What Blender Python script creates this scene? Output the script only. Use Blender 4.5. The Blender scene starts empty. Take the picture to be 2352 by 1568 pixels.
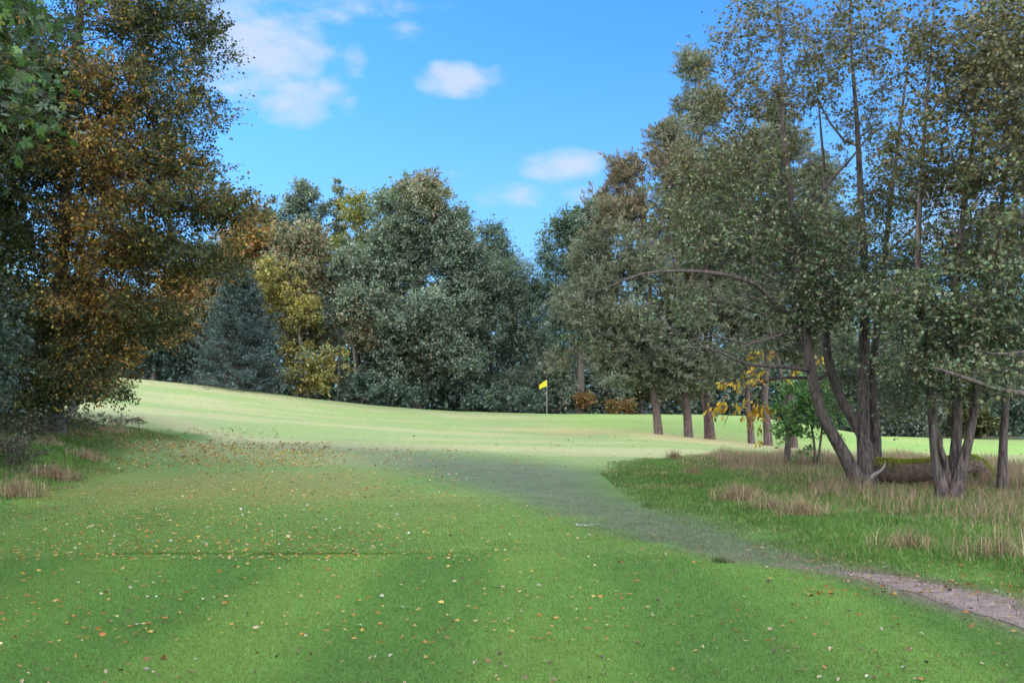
import bpy, math
import numpy as np
from mathutils import Vector

rng = np.random.default_rng(11)
PI = math.pi
sc = bpy.context.scene
COL = sc.collection

# ------------------------------------------------------------------ camera
W, H, F = 2352.0, 1568.0, 35.0 / 36.0 * 2352.0      # measuring units of the photograph
HZ = 945.0
CAMZ = 1.65
PITCH = math.atan((HZ - H / 2) / F)
CP, SP = math.cos(PITCH), math.sin(PITCH)
cam = bpy.data.cameras.new("camera")
cam.lens = 35.0
cam.sensor_width = 36.0
cam.clip_start = 0.05
cam.clip_end = 3000.0
camo = bpy.data.objects.new("camera", cam)
COL.objects.link(camo)
camo.location = (0, 0, CAMZ)
camo.rotation_euler = (PI / 2 + PITCH, 0, 0)
sc.camera = camo


def ray(px, py):
    a, b = (px - W / 2) / F, (H / 2 - py) / F
    return np.array([a, CP - SP * b, SP + CP * b])


def at(px, py, Y):
    d = ray(px, py)
    return np.array([0, 0, CAMZ]) + d * (Y / d[1])


# ------------------------------------------------------------------ terrain
def ss(a, b, x):
    t = np.clip((np.asarray(x, float) - a) / (b - a), 0, 1)
    return t * t * (3 - 2 * t)


_gy = np.arange(-60, 500, 0.5)
_gz = np.interp(_gy, [-60, 0, 12, 20, 30, 40, 48, 52, 56, 62, 65, 75, 120, 500],
                [0, 0, 0, .02, .12, .32, .48, .56, .85, 1.50, 1.50, 1.25, .8, 0])
_k = np.exp(-0.5 * (np.arange(-8, 9) / 3.0) ** 2)
_gz = np.convolve(np.pad(_gz, 8, mode='edge'), _k / _k.sum(), 'valid')


def ground(x, y):
    x = np.asarray(x, float)
    y = np.asarray(y, float)
    z = np.interp(y, _gy, _gz)
    A = np.interp(x, [-80, -40, -24.6, -18, -12.9, -8, -3.4, 2], [3.1, 2.85, 2.30, 1.65, 1.0, .50, .17, 0])
    z = z + A * ss(18, 62, y)
    z = z + 0.85 * ss(9, 15, -x) * ss(15, 29, y) * (1 - ss(34, 50, y))
    R48 = np.interp(x, [4, 6, 9, 13, 20, 60], [0, 0, -.30, -.72, -1.0, -1.2])
    R62 = np.interp(x, [12, 15, 19, 23, 30, 60], [0, -.1, -.75, -1.4, -1.6, -1.7])
    w = ss(26, 47, y)
    w2 = ss(50, 60, y)
    z = z + R48 * w * (1 - w2) + R62 * w2
    z = z + 0.22 * np.exp(-((y - 46.5) / 2.2) ** 2) * ss(1, 6, x) - .12 * np.exp(-((y - 52) / 2.5) ** 2) * ss(1, 6, x)
    z = z + .035 * np.sin(x * .31 + 1.3) * np.sin(y * .23 + .4) * ss(10, 20, y) \
          + .05 * np.sin(x * .17 + .5 * np.sin(y * .09)) * np.sin(y * .13) * ss(20, 40, y) * (1 - ss(58, 64, y))
    z = z + .015 * np.sin(x * .9) * np.sin(y * 1.1 + .6 * x) * ss(11.6, 14, y)
    # the low step at the back of the teeing ground
    z = z + .009 * ss(11.38, 11.72, y) * ss(-5.3, -4.3, x) * (1 - ss(-1.2, .6, x)) * (1 - ss(11.8, 15, y))
    return z


_ts = np.geomspace(2.0, 300.0, 1400)


def hit(px, py):
    """where the line of sight of a photo point meets the ground"""
    d = ray(px, py)
    Q = np.array([0, 0, CAMZ]) + d * _ts[:, None]
    dz = Q[:, 2] - ground(Q[:, 0], Q[:, 1])
    i = np.argmax(dz < 0)
    if i == 0:
        return Q[-1]
    f = dz[i - 1] / (dz[i - 1] - dz[i])
    p = Q[i - 1] + (Q[i] - Q[i - 1]) * f
    p[2] = float(ground(p[0], p[1]))
    return p


def srgb(r, g, b, k=1.0):
    c = np.array([r, g, b], float) / 255
    return np.where(c <= .04045, c / 12.92, ((c + .055) / 1.055) ** 2.4) * k


# ------------------------------------------------------------------ noise helpers
def noise3(P, f, seed=0):
    r = np.random.default_rng(1000 + seed)
    out = np.zeros(len(P))
    for i in range(5):
        d = r.normal(size=P.shape[1])
        d /= np.linalg.norm(d)
        out += np.sin(P @ d * f * r.uniform(.7, 1.6) + r.uniform(0, 6.28))
    return out / 2.6


def hash2(ix, iy, seed):
    n = (ix.astype(np.int64) * 374761393 + iy.astype(np.int64) * 668265263 + seed * 974711) & 0x7fffffff
    n = ((n ^ (n >> 13)) * 1274126177) & 0x7fffffff
    return ((n ^ (n >> 16)) & 0xffff) / 65535.0


def vnoise(x, y, seed=0):
    ix, iy = np.floor(x), np.floor(y)
    fx, fy = x - ix, y - iy
    fx, fy = fx * fx * (3 - 2 * fx), fy * fy * (3 - 2 * fy)
    a, b = hash2(ix, iy, seed), hash2(ix + 1, iy, seed)
    c, d = hash2(ix, iy + 1, seed), hash2(ix + 1, iy + 1, seed)
    return (a * (1 - fx) + b * fx) * (1 - fy) + (c * (1 - fx) + d * fx) * fy


def fbm2(x, y, seed=0, o=4):
    s, a, t = 0, .5, 0
    for i in range(o):
        s = s + a * vnoise(x * 2 ** i, y * 2 ** i, seed + i)
        t += a
        a *= .5
    return s / t


# ------------------------------------------------------------------ mesh helpers
def np_mesh(name, V, faces, facecol=None, vertcol=None, smooth=False):
    """faces: list of (n,k) index arrays"""
    me = bpy.data.meshes.new(name)
    V = np.asarray(V, np.float32)
    me.vertices.add(len(V))
    me.vertices.foreach_set('co', V.ravel())
    loops = np.concatenate([f.ravel() for f in faces]).astype(np.int32)
    tot = np.concatenate([np.full(len(f), f.shape[1], np.int32) for f in faces])
    start = np.concatenate([[0], np.cumsum(tot)[:-1]]).astype(np.int32)
    me.loops.add(len(loops))
    me.loops.foreach_set('vertex_index', loops)
    me.polygons.add(len(tot))
    me.polygons.foreach_set('loop_start', start)
    if smooth:
        me.polygons.foreach_set('use_smooth', np.ones(len(tot), bool))
    me.update(calc_edges=True)
    if facecol is not None:
        a = me.attributes.new('tone', 'FLOAT_COLOR', 'FACE')
        a.data.foreach_set('color', np.concatenate([facecol, np.ones((len(facecol), 1))], 1).astype(np.float32).ravel())
    if vertcol is not None:
        a = me.attributes.new('tone', 'FLOAT_COLOR', 'POINT')
        a.data.foreach_set('color', np.concatenate([vertcol, np.ones((len(vertcol), 1))], 1).astype(np.float32).ravel())
    return me


def link(name, me, mat=None, parent=None, loc=None):
    o = bpy.data.objects.new(name, me)
    COL.objects.link(o)
    if mat is not None and me is not None:
        me.materials.append(mat)
    if parent is not None:
        o.parent = parent
    if loc is not None:
        o.location = loc
    return o


def thing(name, label, cat, loc=(0, 0, 0), group=None):
    o = bpy.data.objects.new(name, None)
    o.empty_display_size = .2
    COL.objects.link(o)
    o.location = loc
    return tag(o, label, cat, group)


def tag(o, label=None, cat=None, group=None, kind=None):
    if label:
        o['label'] = label
    if cat:
        o['category'] = cat
    if group:
        o['group'] = group
    if kind:
        o['kind'] = kind
    return o


def norm(a):
    return a / np.maximum(np.linalg.norm(a, axis=-1, keepdims=True), 1e-9)


def tube(pts, rad, k=8, lump=0.0, seed=0, cap=True):
    """sweep: returns V, quads (and caps)"""
    pts = np.asarray(pts, float)
    n = len(pts)
    T = np.zeros_like(pts)
    T[1:-1] = pts[2:] - pts[:-2]
    T[0], T[-1] = pts[1] - pts[0], pts[-1] - pts[-2]
    T = norm(T)
    ref = np.array([0, 0, 1.0]) if abs(T[0][2]) < .9 else np.array([1.0, 0, 0])
    N = np.zeros_like(pts)
    u = np.cross(T[0], ref)
    u /= np.linalg.norm(u)
    for i in range(n):
        u = u - T[i] * np.dot(u, T[i])
        u /= max(np.linalg.norm(u), 1e-9)
        N[i] = u
    B = np.cross(T, N)
    a = np.arange(k) / k * 2 * PI
    R = np.asarray(rad, float)[:, None] * np.ones((1, k))
    if lump:
        r = np.random.default_rng(seed)
        ph, ph2 = r.uniform(0, 6.28, 4), r.uniform(.5, 2.2, 4)
        i = np.arange(n)[:, None]
        R = R * (1 + lump * (np.sin(2 * a + ph[0] + i * ph2[0] * .25) * .5 + np.sin(3 * a + ph[1] - i * ph2[1] * .3) * .6
                             + np.sin(5 * a + ph[2] + i * ph2[2] * .2) * .35) + lump * .7 * r.normal(size=(n, k)) * .5)
    V = pts[:, None, :] + R[..., None] * (np.cos(a)[None, :, None] * N[:, None, :] + np.sin(a)[None, :, None] * B[:, None, :])
    V = V.reshape(-1, 3)
    i, j = np.meshgrid(np.arange(n - 1), np.arange(k), indexing='ij')
    q = np.stack([i * k + j, i * k + (j + 1) % k, (i + 1) * k + (j + 1) % k, (i + 1) * k + j], -1).reshape(-1, 4)
    return V, q


class Acc:
    def __init__(s):
        s.V, s.Q, s.n = [], {}, 0

    def add(s, V, *fs):
        for f in fs:
            if len(f):
                s.Q.setdefault(f.shape[1], []).append(f + s.n)
        s.V.append(V)
        s.n += len(V)

    def mesh(s, name, smooth=True):
        return np_mesh(name, np.concatenate(s.V), [np.concatenate(v) for v in s.Q.values()], smooth=smooth)


def spline(pts, step=.4):
    """Catmull-Rom through points of any width (x,y,z[,r])"""
    P = np.asarray(pts, float)
    P = np.concatenate([[2 * P[0] - P[1]], P, [2 * P[-1] - P[-2]]])
    out = []
    for i in range(1, len(P) - 2):
        L = np.linalg.norm(P[i + 1][:3] - P[i][:3])
        m = max(2, int(L / step))
        t = np.arange(m)[:, None] / m
        p0, p1, p2, p3 = P[i - 1], P[i], P[i + 1], P[i + 2]
        out.append(.5 * (2 * p1 + (p2 - p0) * t + (2 * p0 - 5 * p1 + 4 * p2 - p3) * t ** 2 + (3 * p1 - p0 - 3 * p2 + p3) * t ** 3))
    out.append(P[-2][None])
    return np.concatenate(out)


# ------------------------------------------------------------------ materials
def new_mat(name):
    m = bpy.data.materials.new(name)
    m.use_nodes = True
    nt = m.node_tree
    nt.nodes.clear()
    out = nt.nodes.new('ShaderNodeOutputMaterial')
    return m, nt, nt.nodes, nt.links, out


def leaf_material(name, rough=.5, spec=.35, trans=.3, tr_tint=(1.15, 1.25, .6)):
    m, nt, N, L, out = new_mat(name)
    at_ = N.new('ShaderNodeAttribute')
    at_.attribute_name = 'tone'
    b = N.new('ShaderNodeBsdfPrincipled')
    b.inputs['Roughness'].default_value = rough
    b.inputs['Specular IOR Level'].default_value = spec
    L.new(at_.outputs['Color'], b.inputs['Base Color'])
    mul = N.new('ShaderNodeMix')
    mul.data_type = 'RGBA'
    mul.blend_type = 'MULTIPLY'
    mul.inputs[0].default_value = 1
    mul.inputs[7].default_value = (*tr_tint, 1)
    L.new(at_.outputs['Color'], mul.inputs[6])
    t = N.new('ShaderNodeBsdfTranslucent')
    L.new(mul.outputs[2], t.inputs['Color'])
    mx = N.new('ShaderNodeMixShader')
    mx.inputs[0].default_value = trans
    L.new(b.outputs[0], mx.inputs[1])
    L.new(t.outputs[0], mx.inputs[2])
    L.new(mx.outputs[0], out.inputs[0])
    return m


def bark_material(name, c1, c2, c3=None, scale=9.0, vert=5.0, bump=.6):
    m, nt, N, L, out = new_mat(name)
    tc = N.new('ShaderNodeTexCoord')
    mp = N.new('ShaderNodeMapping')
    mp.inputs['Scale'].default_value = (1, 1, 1 / vert)
    L.new(tc.outputs['Object'], mp.inputs[0])
    n1 = N.new('ShaderNodeTexNoise')
    n1.inputs['Scale'].default_value = scale * 2.2
    n1.inputs['Detail'].default_value = 6
    n1.inputs['Roughness'].default_value = .65
    L.new(mp.outputs[0], n1.inputs[0])
    n2 = N.new('ShaderNodeTexNoise')
    n2.inputs['Scale'].default_value = 2.0
    n2.inputs['Detail'].default_value = 4
    L.new(tc.outputs['Object'], n2.inputs[0])
    r = N.new('ShaderNodeValToRGB')
    r.color_ramp.elements[0].position = .36
    r.color_ramp.elements[0].color = (*c1, 1)
    r.color_ramp.elements[1].position = .64
    r.color_ramp.elements[1].color = (*c2, 1)
    L.new(n1.outputs[0], r.inputs[0])
    mx = N.new('ShaderNodeMix')
    mx.data_type = 'RGBA'
    mr = N.new('ShaderNodeMapRange')
    mr.inputs[1].default_value, mr.inputs[2].default_value = .50, .68
    mr.inputs[4].default_value = .75
    L.new(n2.outputs[0], mr.inputs[0])
    L.new(mr.outputs[0], mx.inputs[0])
    L.new(r.outputs[0], mx.inputs[6])
    mx.inputs[7].default_value = (*(c3 if c3 is not None else c2), 1)
    b = N.new('ShaderNodeBsdfPrincipled')
    b.inputs['Roughness'].default_value = .9
    b.inputs['Specular IOR Level'].default_value = .2
    L.new(mx.outputs[2], b.inputs['Base Color'])
    bp = N.new('ShaderNodeBump')
    bp.inputs['Strength'].default_value = bump
    bp.inputs['Distance'].default_value = .04
    L.new(n1.outputs[0], bp.inputs['Height'])
    L.new(bp.outputs[0], b.inputs['Normal'])
    L.new(b.outputs[0], out.inputs[0])
    return m


def plain_material(name, c, rough=.7, spec=.3, trans=0.0):
    m, nt, N, L, out = new_mat(name)
    b = N.new('ShaderNodeBsdfPrincipled')
    n = N.new('ShaderNodeTexNoise')
    n.inputs['Scale'].default_value = 30
    hs = N.new('ShaderNodeMix')
    hs.data_type = 'RGBA'
    hs.inputs[6].default_value = (*(np.array(c) * .8), 1)
    hs.inputs[7].default_value = (*(np.minimum(np.array(c) * 1.15, 1)), 1)
    L.new(n.outputs[0], hs.inputs[0])
    L.new(hs.outputs[2], b.inputs['Base Color'])
    b.inputs['Roughness'].default_value = rough
    b.inputs['Specular IOR Level'].default_value = spec
    if trans:
        t = N.new('ShaderNodeBsdfTranslucent')
        t.inputs['Color'].default_value = (*c, 1)
        mx = N.new('ShaderNodeMixShader')
        mx.inputs[0].default_value = trans
        L.new(b.outputs[0], mx.inputs[1])
        L.new(t.outputs[0], mx.inputs[2])
        L.new(mx.outputs[0], out.inputs[0])
    else:
        L.new(b.outputs[0], out.inputs[0])
    return m


M_LEAF = leaf_material('leaf', .48, .34, .28)
M_LEAF_AUT = leaf_material('autumn_leaf', .6, .25, .38, (1.2, 1.1, .6))
M_NEEDLE = leaf_material('needle', .55, .35, .18)
M_GRASS = leaf_material('grass_blade', .6, .25, .35, (1.05, 1.15, .7))
M_STRAW = leaf_material('dry_grass_blade', .8, .15, .35, (1, 1, .9))
B_ALDER = bark_material('alder_bark', (.016, .012, .012), (.115, .092, .086), (.080, .070, .060), 9, 6)
B_PINE = bark_material('pine_bark', (.035, .024, .023), (.135, .092, .086), (.085, .064, .062), 8, 4)
B_DARK = bark_material('dark_bark', (.03, .025, .022), (.12, .10, .085), (.10, .09, .075), 8, 4)
B_GREY = bark_material('grey_bark', (.05, .045, .042), (.15, .135, .125), (.11, .10, .09), 6, 2, .3)
B_MOSS = bark_material('mossy_bark', (.03, .022, .020), (.12, .085, .07), (.08, .058, .05), 7, 1.5)


# ------------------------------------------------------------------ palettes
def pick(n, cols, w, jit=.22, r=rng):
    cols = np.asarray(cols, float)
    i = r.choice(len(cols), n, p=np.asarray(w, float) / np.sum(w))
    return np.clip(cols[i] * (1 + jit * r.normal(size=(n, 1))) * (1 + .08 * r.normal(size=(n, 3))), .004, .9)


def pal(cols, w, jit=.22):
    return lambda P: pick(len(P), cols, w, jit)


def pal2(ca, wa, cb, wb, f, thr=0., soft=.5, seed=0, bias=None):
    """two palettes mixed by low-frequency noise (leaf pigment in patches)"""
    def fn(P):
        v = noise3(P, f, seed) - thr
        if bias is not None:
            v = v + bias(P)
        p = ss(-soft, soft, v)
        m = rng.random(len(P)) < p
        out = pick(len(P), ca, wa)
        out[m] = pick(int(m.sum()), cb, wb)
        return out
    return fn


# ------------------------------------------------------------------ leaves
def leaf_kites(P, A, Nn, L, Wd, lobes=False):
    A = norm(A)
    Nn = norm(Nn - A * np.sum(A * Nn, 1, keepdims=True))
    B = np.cross(A, Nn)
    L, Wd = L[:, None], Wd[:, None]
    n = len(P)
    if not lobes:
        V = np.stack([P, P + A * L * .48 + B * Wd * .5 + Nn * L * .06, P + A * L, P + A * L * .48 - B * Wd * .5 + Nn * L * .06], 1)
        return V.reshape(-1, 3), np.arange(4 * n).reshape(n, 4)
    Vs, nv = [], 0
    for ang, s in ((0, 1), (.95, .82), (-.95, .82), (1.95, .5), (-1.95, .5)):
        a = A * math.cos(ang) + B * math.sin(ang)
        b = np.cross(a, Nn)
        Vs.append(np.stack([P - A * L * .02, P + a * L * s * .55 + b * Wd * .21, P + a * L * s, P + a * L * s * .55 - b * Wd * .21], 1))
    V = np.concatenate(Vs, 1)                      # n, 20, 3
    return V.reshape(-1, 3), np.arange(20 * n).reshape(-1, 4)


def foliage(C, R, per, L, ratio, colfn, centre, out=.6, up=.2, flat=.6, droop=.25, upn=.8, twigs=6, ljit=.25, spread=.06,
            tuft=False, lobes=False, hang=0.0):
    """leaves on short twigs that radiate from every clump; returns V, faces, colours, twig segments"""
    n = len(C)
    T = n * twigs
    ci = np.repeat(np.arange(n), twigs)
    o = C[ci] - centre
    o[:, 2] *= .4
    o = norm(o)
    D = rng.normal(size=(T, 3)) * np.array([1, 1, flat]) + o * out
    D[:, 2] += up - hang
    D = norm(D)
    S = C[ci] + rng.normal(size=(T, 3)) * (R[ci] * .22)[:, None]
    E = S + D * (R[ci] * rng.uniform(.6, 1.25, T))[:, None]
    m = n * per
    ti = rng.integers(0, T, m)
    if tuft:
        t = np.clip(rng.normal(.85, .2, m), 0, 1.05)
    else:
        t = rng.uniform(.05, 1.05, m) ** .75
    P = S[ti] + (E - S)[ti] * t[:, None] + rng.normal(size=(m, 3)) * (R[ci][ti] * spread)[:, None]
    if tuft:
        A = norm(D[ti] * .9 + rng.normal(size=(m, 3)) * .55 + np.array([0, 0, .25]))
    else:
        A = norm(D[ti] * .6 + rng.normal(size=(m, 3)) * .65 - np.array([0, 0, droop]))
    Nn = rng.normal(size=(m, 3)) * .55 + np.array([0, 0, upn]) + o[ci][ti] * .35
    Ls = L * np.clip(1 + ljit * rng.normal(size=m), .45, 1.7)
    V, Fc = leaf_kites(P, A, Nn, Ls, Ls * ratio * rng.uniform(.8, 1.2, m), lobes)
    c = colfn(P)
    if lobes:
        c = np.repeat(c, 5, 0)
    return V, Fc, c, S, E


def crown_clumps(ells, rc, dens=1.6, lobe=0.0, sub=7, shell=.42, below=-.35):
    """clump centres spread through a union of ellipsoids given as (centre, radii, weight)"""
    out = []
    for c, r, w in ells:
        area = PI * r[0] * r[2]
        n = max(3, int(area * dens * w))
        r = np.maximum(r - (.38 * lobe + .2 * rc), r * .55)
        if lobe > 0:
            nl = max(4, n // sub)
            d = norm(rng.normal(size=(nl, 3)))
            lc = c + d * r * (rng.random((nl, 1)) ** shell)
            d2 = rng.normal(size=(nl, sub, 3))
            d2[..., 2] += .35
            d2 = norm(d2)
            lr = lobe * rng.uniform(.55, 1.2, (nl, 1, 1))
            out.append((lc[:, None, :] + d2 * lr * rng.uniform(.5, 1, (nl, sub, 1))).reshape(-1, 3))
        else:
            d = norm(rng.normal(size=(n, 3)))
            out.append(c + d * r * (rng.random((n, 1)) ** shell))
    return np.concatenate(out)


def E(px, py, Y, rx, ry, dep, w=1.0):
    return (at(px, py, Y), np.array([rx * Y / F, dep, ry * Y / F]), w)


# ------------------------------------------------------------------ tree skeleton
class Skel:
    def __init__(s):
        s.P, s.par, s.er, s.sid = [], [], [], []

    def add(s, p, par, er=-1., sid=0):
        s.P.append(p)
        s.par.append(par)
        s.er.append(er)
        s.sid.append(sid)
        return len(s.P) - 1

    def poly(s, pts, sid, par=-1, step=.4):
        """pts: (x,y,z,r)"""
        S = spline(pts, step)
        for q in S:
            par = s.add(q[:3].copy(), par, q[3], sid)

    def nearest(s, p):
        return int(np.argmin(np.linalg.norm(np.array(s.P) - p, axis=1)))

    def connect(s, C, rise=.35, zmin=-1e9, wander=.12, seg=.5, bend=.25):
        base = np.array(s.P).mean(0)
        order = np.argsort(np.linalg.norm((C - base) * np.array([1.3, 1.3, .6]), axis=1))
        cap = len(s.P) + len(C) * 40
        P = np.zeros((cap, 3))
        n = len(s.P)
        P[:n] = np.array(s.P)
        ok = np.ones(cap, bool)
        ok[:n] = P[:n, 2] >= zmin
        if not ok[:n].any():
            ok[:n] = True
        for i in order:
            c = C[i]
            d = c - P[:n]
            hd = np.hypot(d[:, 0], d[:, 1])
            cost = np.linalg.norm(d, axis=1) + .8 * np.abs(d[:, 2] - rise * hd) + np.where(ok[:n], 0, 1e6)
            j = int(np.argmin(cost))
            a = P[j].copy()
            L = np.linalg.norm(c - a)
            m = max(1, int(L / seg))
            mid = .5 * (a + c) + np.array([0, 0, bend * L * .25]) + rng.normal(size=3) * wander * L * .5
            par = j
            for k in range(1, m + 1):
                t = k / m
                p = (1 - t) ** 2 * a + 2 * t * (1 - t) * mid + t * t * c
                if k < m:
                    p = p + rng.normal(size=3) * wander * seg * .35
                P[n] = p
                s.add(p.copy(), par, -1., s.sid[par])
                par = n
                n += 1

    def meshes(s, tip=.006, expo=.43, rmin=.0, k_big=10, lump=.06, origin=np.zeros(3), flare=.5, z0=None):
        n = len(s.P)
        P = np.array(s.P)
        par = np.array(s.par)
        cnt = np.zeros(n)
        has = np.zeros(n, bool)
        for i in range(n - 1, -1, -1):
            if not has[i]:
                cnt[i] += 1
            if par[i] >= 0:
                cnt[par[i]] += cnt[i]
                has[par[i]] = True
        rad = tip * cnt ** expo
        er = np.array(s.er)
        rad = np.where(er > 0, er, rad)
        for i in range(n):
            if par[i] >= 0 and er[i] <= 0:
                rad[i] = min(rad[i], rad[par[i]] * .92)
        if z0 is not None and flare:
            rad = np.where(er > .05, rad * (1 + flare * np.exp(-np.maximum(P[:, 2] - z0, 0) / .28)), rad)
        kids = [[] for _ in range(n)]
        for i in range(n):
            if par[i] >= 0:
                kids[par[i]].append(i)
        accs = {}
        starts = [(i, -1) for i in range(n) if par[i] < 0]
        while starts:
            i, p0 = starts.pop()
            chain = [] if p0 < 0 else [p0]
            cur = i
            while True:
                chain.append(cur)
                if not kids[cur]:
                    break
                ks = sorted(kids[cur], key=lambda q: (er[q] > 0, rad[q]), reverse=True)
                for q in ks[1:]:
                    starts.append((q, cur))
                cur = ks[0]
            if len(chain) < 2:
                continue
            r = rad[chain].copy()
            if p0 >= 0:
                r[0] = min(r[1] * 1.25, rad[p0])
            r[-1] *= .5
            if r.max() < rmin:
                continue
            k = k_big if r.max() > .07 else (6 if r.max() > .025 else 4)
            V, q = tube(P[chain] - origin, r, k, lump if r.max() > .05 else 0, seed=i)
            accs.setdefault(s.sid[i], Acc()).add(V, q)
        return accs


def seg_tubes(S, E_, r0, r1, k=3):
    n = len(S)
    D = norm(E_ - S)
    ref = np.where(np.abs(D[:, 2:3]) > .9, np.array([[1., 0, 0]]), np.array([[0, 0, 1.]]))
    U = norm(np.cross(D, ref))
    Bv = np.cross(D, U)
    a = np.arange(k) / k * 2 * PI
    ring = np.cos(a)[None, :, None] * U[:, None, :] + np.sin(a)[None, :, None] * Bv[:, None, :]
    V = np.concatenate([S[:, None, :] + ring * r0, E_[:, None, :] + ring * r1], 1).reshape(-1, 3)
    b = (np.arange(n) * 2 * k)[:, None, None]
    j = np.arange(k)
    q = np.stack([j, (j + 1) % k, (j + 1) % k + k, j + k], -1)[None] + b
    return V, q.reshape(-1, 4)


import time
_T0 = time.time()


def tree(name, label, cat, base, stems, ells, leaf, colfn, bark, leafmat, group=None, limbs=(), rc=.6, dens=1.6, lobe=0., sub=7,
         rise=.35, zmin=None, tip=.006, rmin=0., per=120, twig_r=0., stem_name='trunk', extra=None, flare=.5, shell=.42, step=.4,
         wander=.12, k_big=10, bend=.25, min_h=.25, thin=1., **lp):
    base = np.asarray(base, float)
    sk = Skel()
    for i, st in enumerate(stems):
        sk.poly([np.append(q[:3], q[3] * thin) for q in st], i, -1, step)
    for sid, st in limbs:
        P = np.array(sk.P)
        m = np.array(sk.sid) == sid
        idx = np.where(m)[0]
        j = int(idx[np.argmin(np.linalg.norm(P[idx] - np.asarray(st[0])[:3], axis=1))])
        S = spline(st, step)[1:]
        S[:, 3] *= thin
        par = j
        for q in S:
            par = sk.add(q[:3].copy(), par, q[3], sid)
    C = crown_clumps(ells, rc, dens, lobe, sub, shell)
    if extra is not None and len(extra):
        C = np.concatenate([C, np.asarray(extra, float)])
    gz = ground(C[:, 0], C[:, 1])
    C = C[C[:, 2] > gz + min_h]
    top = C[:, 2].max()
    sk.connect(C, rise, base[2] + (.15 * (top - base[2]) if zmin is None else zmin), wander, bend=bend)
    R = rc * rng.uniform(.6, 1.35, len(C))
    centre = C.mean(0)
    V, Fc, c, S, E_ = foliage(C, R, per, leaf[0], leaf[1], colfn, centre, **lp)
    t = thing(name, label, cat, base, group)
    for sid, acc in sorted(sk.meshes(tip, rmin=rmin, origin=base, flare=flare, z0=base[2], k_big=k_big).items()):
        link(stem_name, acc.mesh(stem_name), bark, t)
    me = np_mesh('crown', V - base, [Fc], facecol=c)
    co = link('crown', me, leafmat, t)
    if twig_r:
        V2, q2 = seg_tubes(S - base, E_ - base, twig_r, twig_r * .35)
        link('twigs', np_mesh('twigs', V2, [q2], smooth=True), bark, t)
    return t


def gbase(px, Y):
    x = (px - W / 2) / F * Y
    return np.array([x, Y, float(ground(x, Y))])


def P4(lst, Y=None):
    """[(px,py,Y,r)] -> world points with radius"""
    return [np.append(at(a, b, c), r) for a, b, c, r in lst]


# ================================================================== THE GROUND
def poly_world(pts):
    return np.array([hit(a, b)[:2] for a, b in pts])


def poly_sdf(x, y, poly):
    x, y = np.asarray(x, float), np.asarray(y, float)
    d2 = np.full(x.shape, 1e9)
    ins = np.zeros(x.shape, bool)
    n = len(poly)
    for i in range(n):
        ax, ay = poly[i]
        bx, by = poly[(i + 1) % n]
        ex, ey = bx - ax, by - ay
        t = np.clip(((x - ax) * ex + (y - ay) * ey) / max(ex * ex + ey * ey, 1e-9), 0, 1)
        d2 = np.minimum(d2, (x - ax - ex * t) ** 2 + (y - ay - ey * t) ** 2)
        c = ((ay > y) != (by > y)) & (x < (bx - ax) * (y - ay) / (by - ay + 1e-12) + ax)
        ins ^= c
    d = np.sqrt(d2)
    return np.where(ins, -d, d)


Z_WORN = poly_world([(2700, 1560), (2352, 1445), (2100, 1372), (2000, 1338), (1850, 1308), (1700, 1288), (1550, 1262), (1400, 1215),
                     (1250, 1168), (1100, 1122), (950, 1082), (800, 1045), (640, 1018), (800, 1004), (1000, 1028), (1200, 1055),
                     (1390, 1085), (1420, 1125), (1500, 1160), (1650, 1195), (1750, 1228), (1900, 1290), (2050, 1318), (2200, 1345),
                     (2352, 1380), (2700, 1460)])
Z_DIRT = poly_world([(2800, 1580), (2500, 1490), (2352, 1443), (2200, 1395), (2080, 1356), (1990, 1330), (1960, 1318), (2050, 1322), (2150, 1345),
                     (2250, 1362), (2352, 1388), (2500, 1430), (2800, 1530)])
Z_RIGHT = poly_world([(1390, 1088), (1440, 1066), (1500, 1056), (1600, 1046), (1800, 1040), (1900, 1046), (2050, 1060), (2352, 1075),
                      (2900, 1090), (2900, 1480), (2352, 1380), (2200, 1345), (2050, 1318), (1900, 1290), (1750, 1228), (1650, 1195), (1500, 1160), (1420, 1125)])
Z_LEFT = poly_world([(-600, 1330), (-200, 1230), (0, 1170), (110, 1130), (200, 1090), (262, 1040), (300, 1016), (480, 1012), (470, 998),
                     (330, 985), (240, 975), (180, 962), (100, 958), (0, 958), (-300, 958), (-900, 970)])
Z_TAN = poly_world([(1140, 984), (1300, 980), (1500, 992), (1700, 1008), (1850, 1030), (1700, 1024), (1500, 1010), (1300, 998)])

C_LAWN = np.array([.082, .148, .035])
C_TEE = np.array([.070, .148, .031])
C_FAIR = np.array([.200, .212, .105])
C_FAIR2 = np.array([.150, .200, .078])
C_ROUGH = np.array([.068, .140, .028])
C_WORN = np.array([.072, .088, .056])
C_STRAW = np.array([.30, .23, .13])


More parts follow.
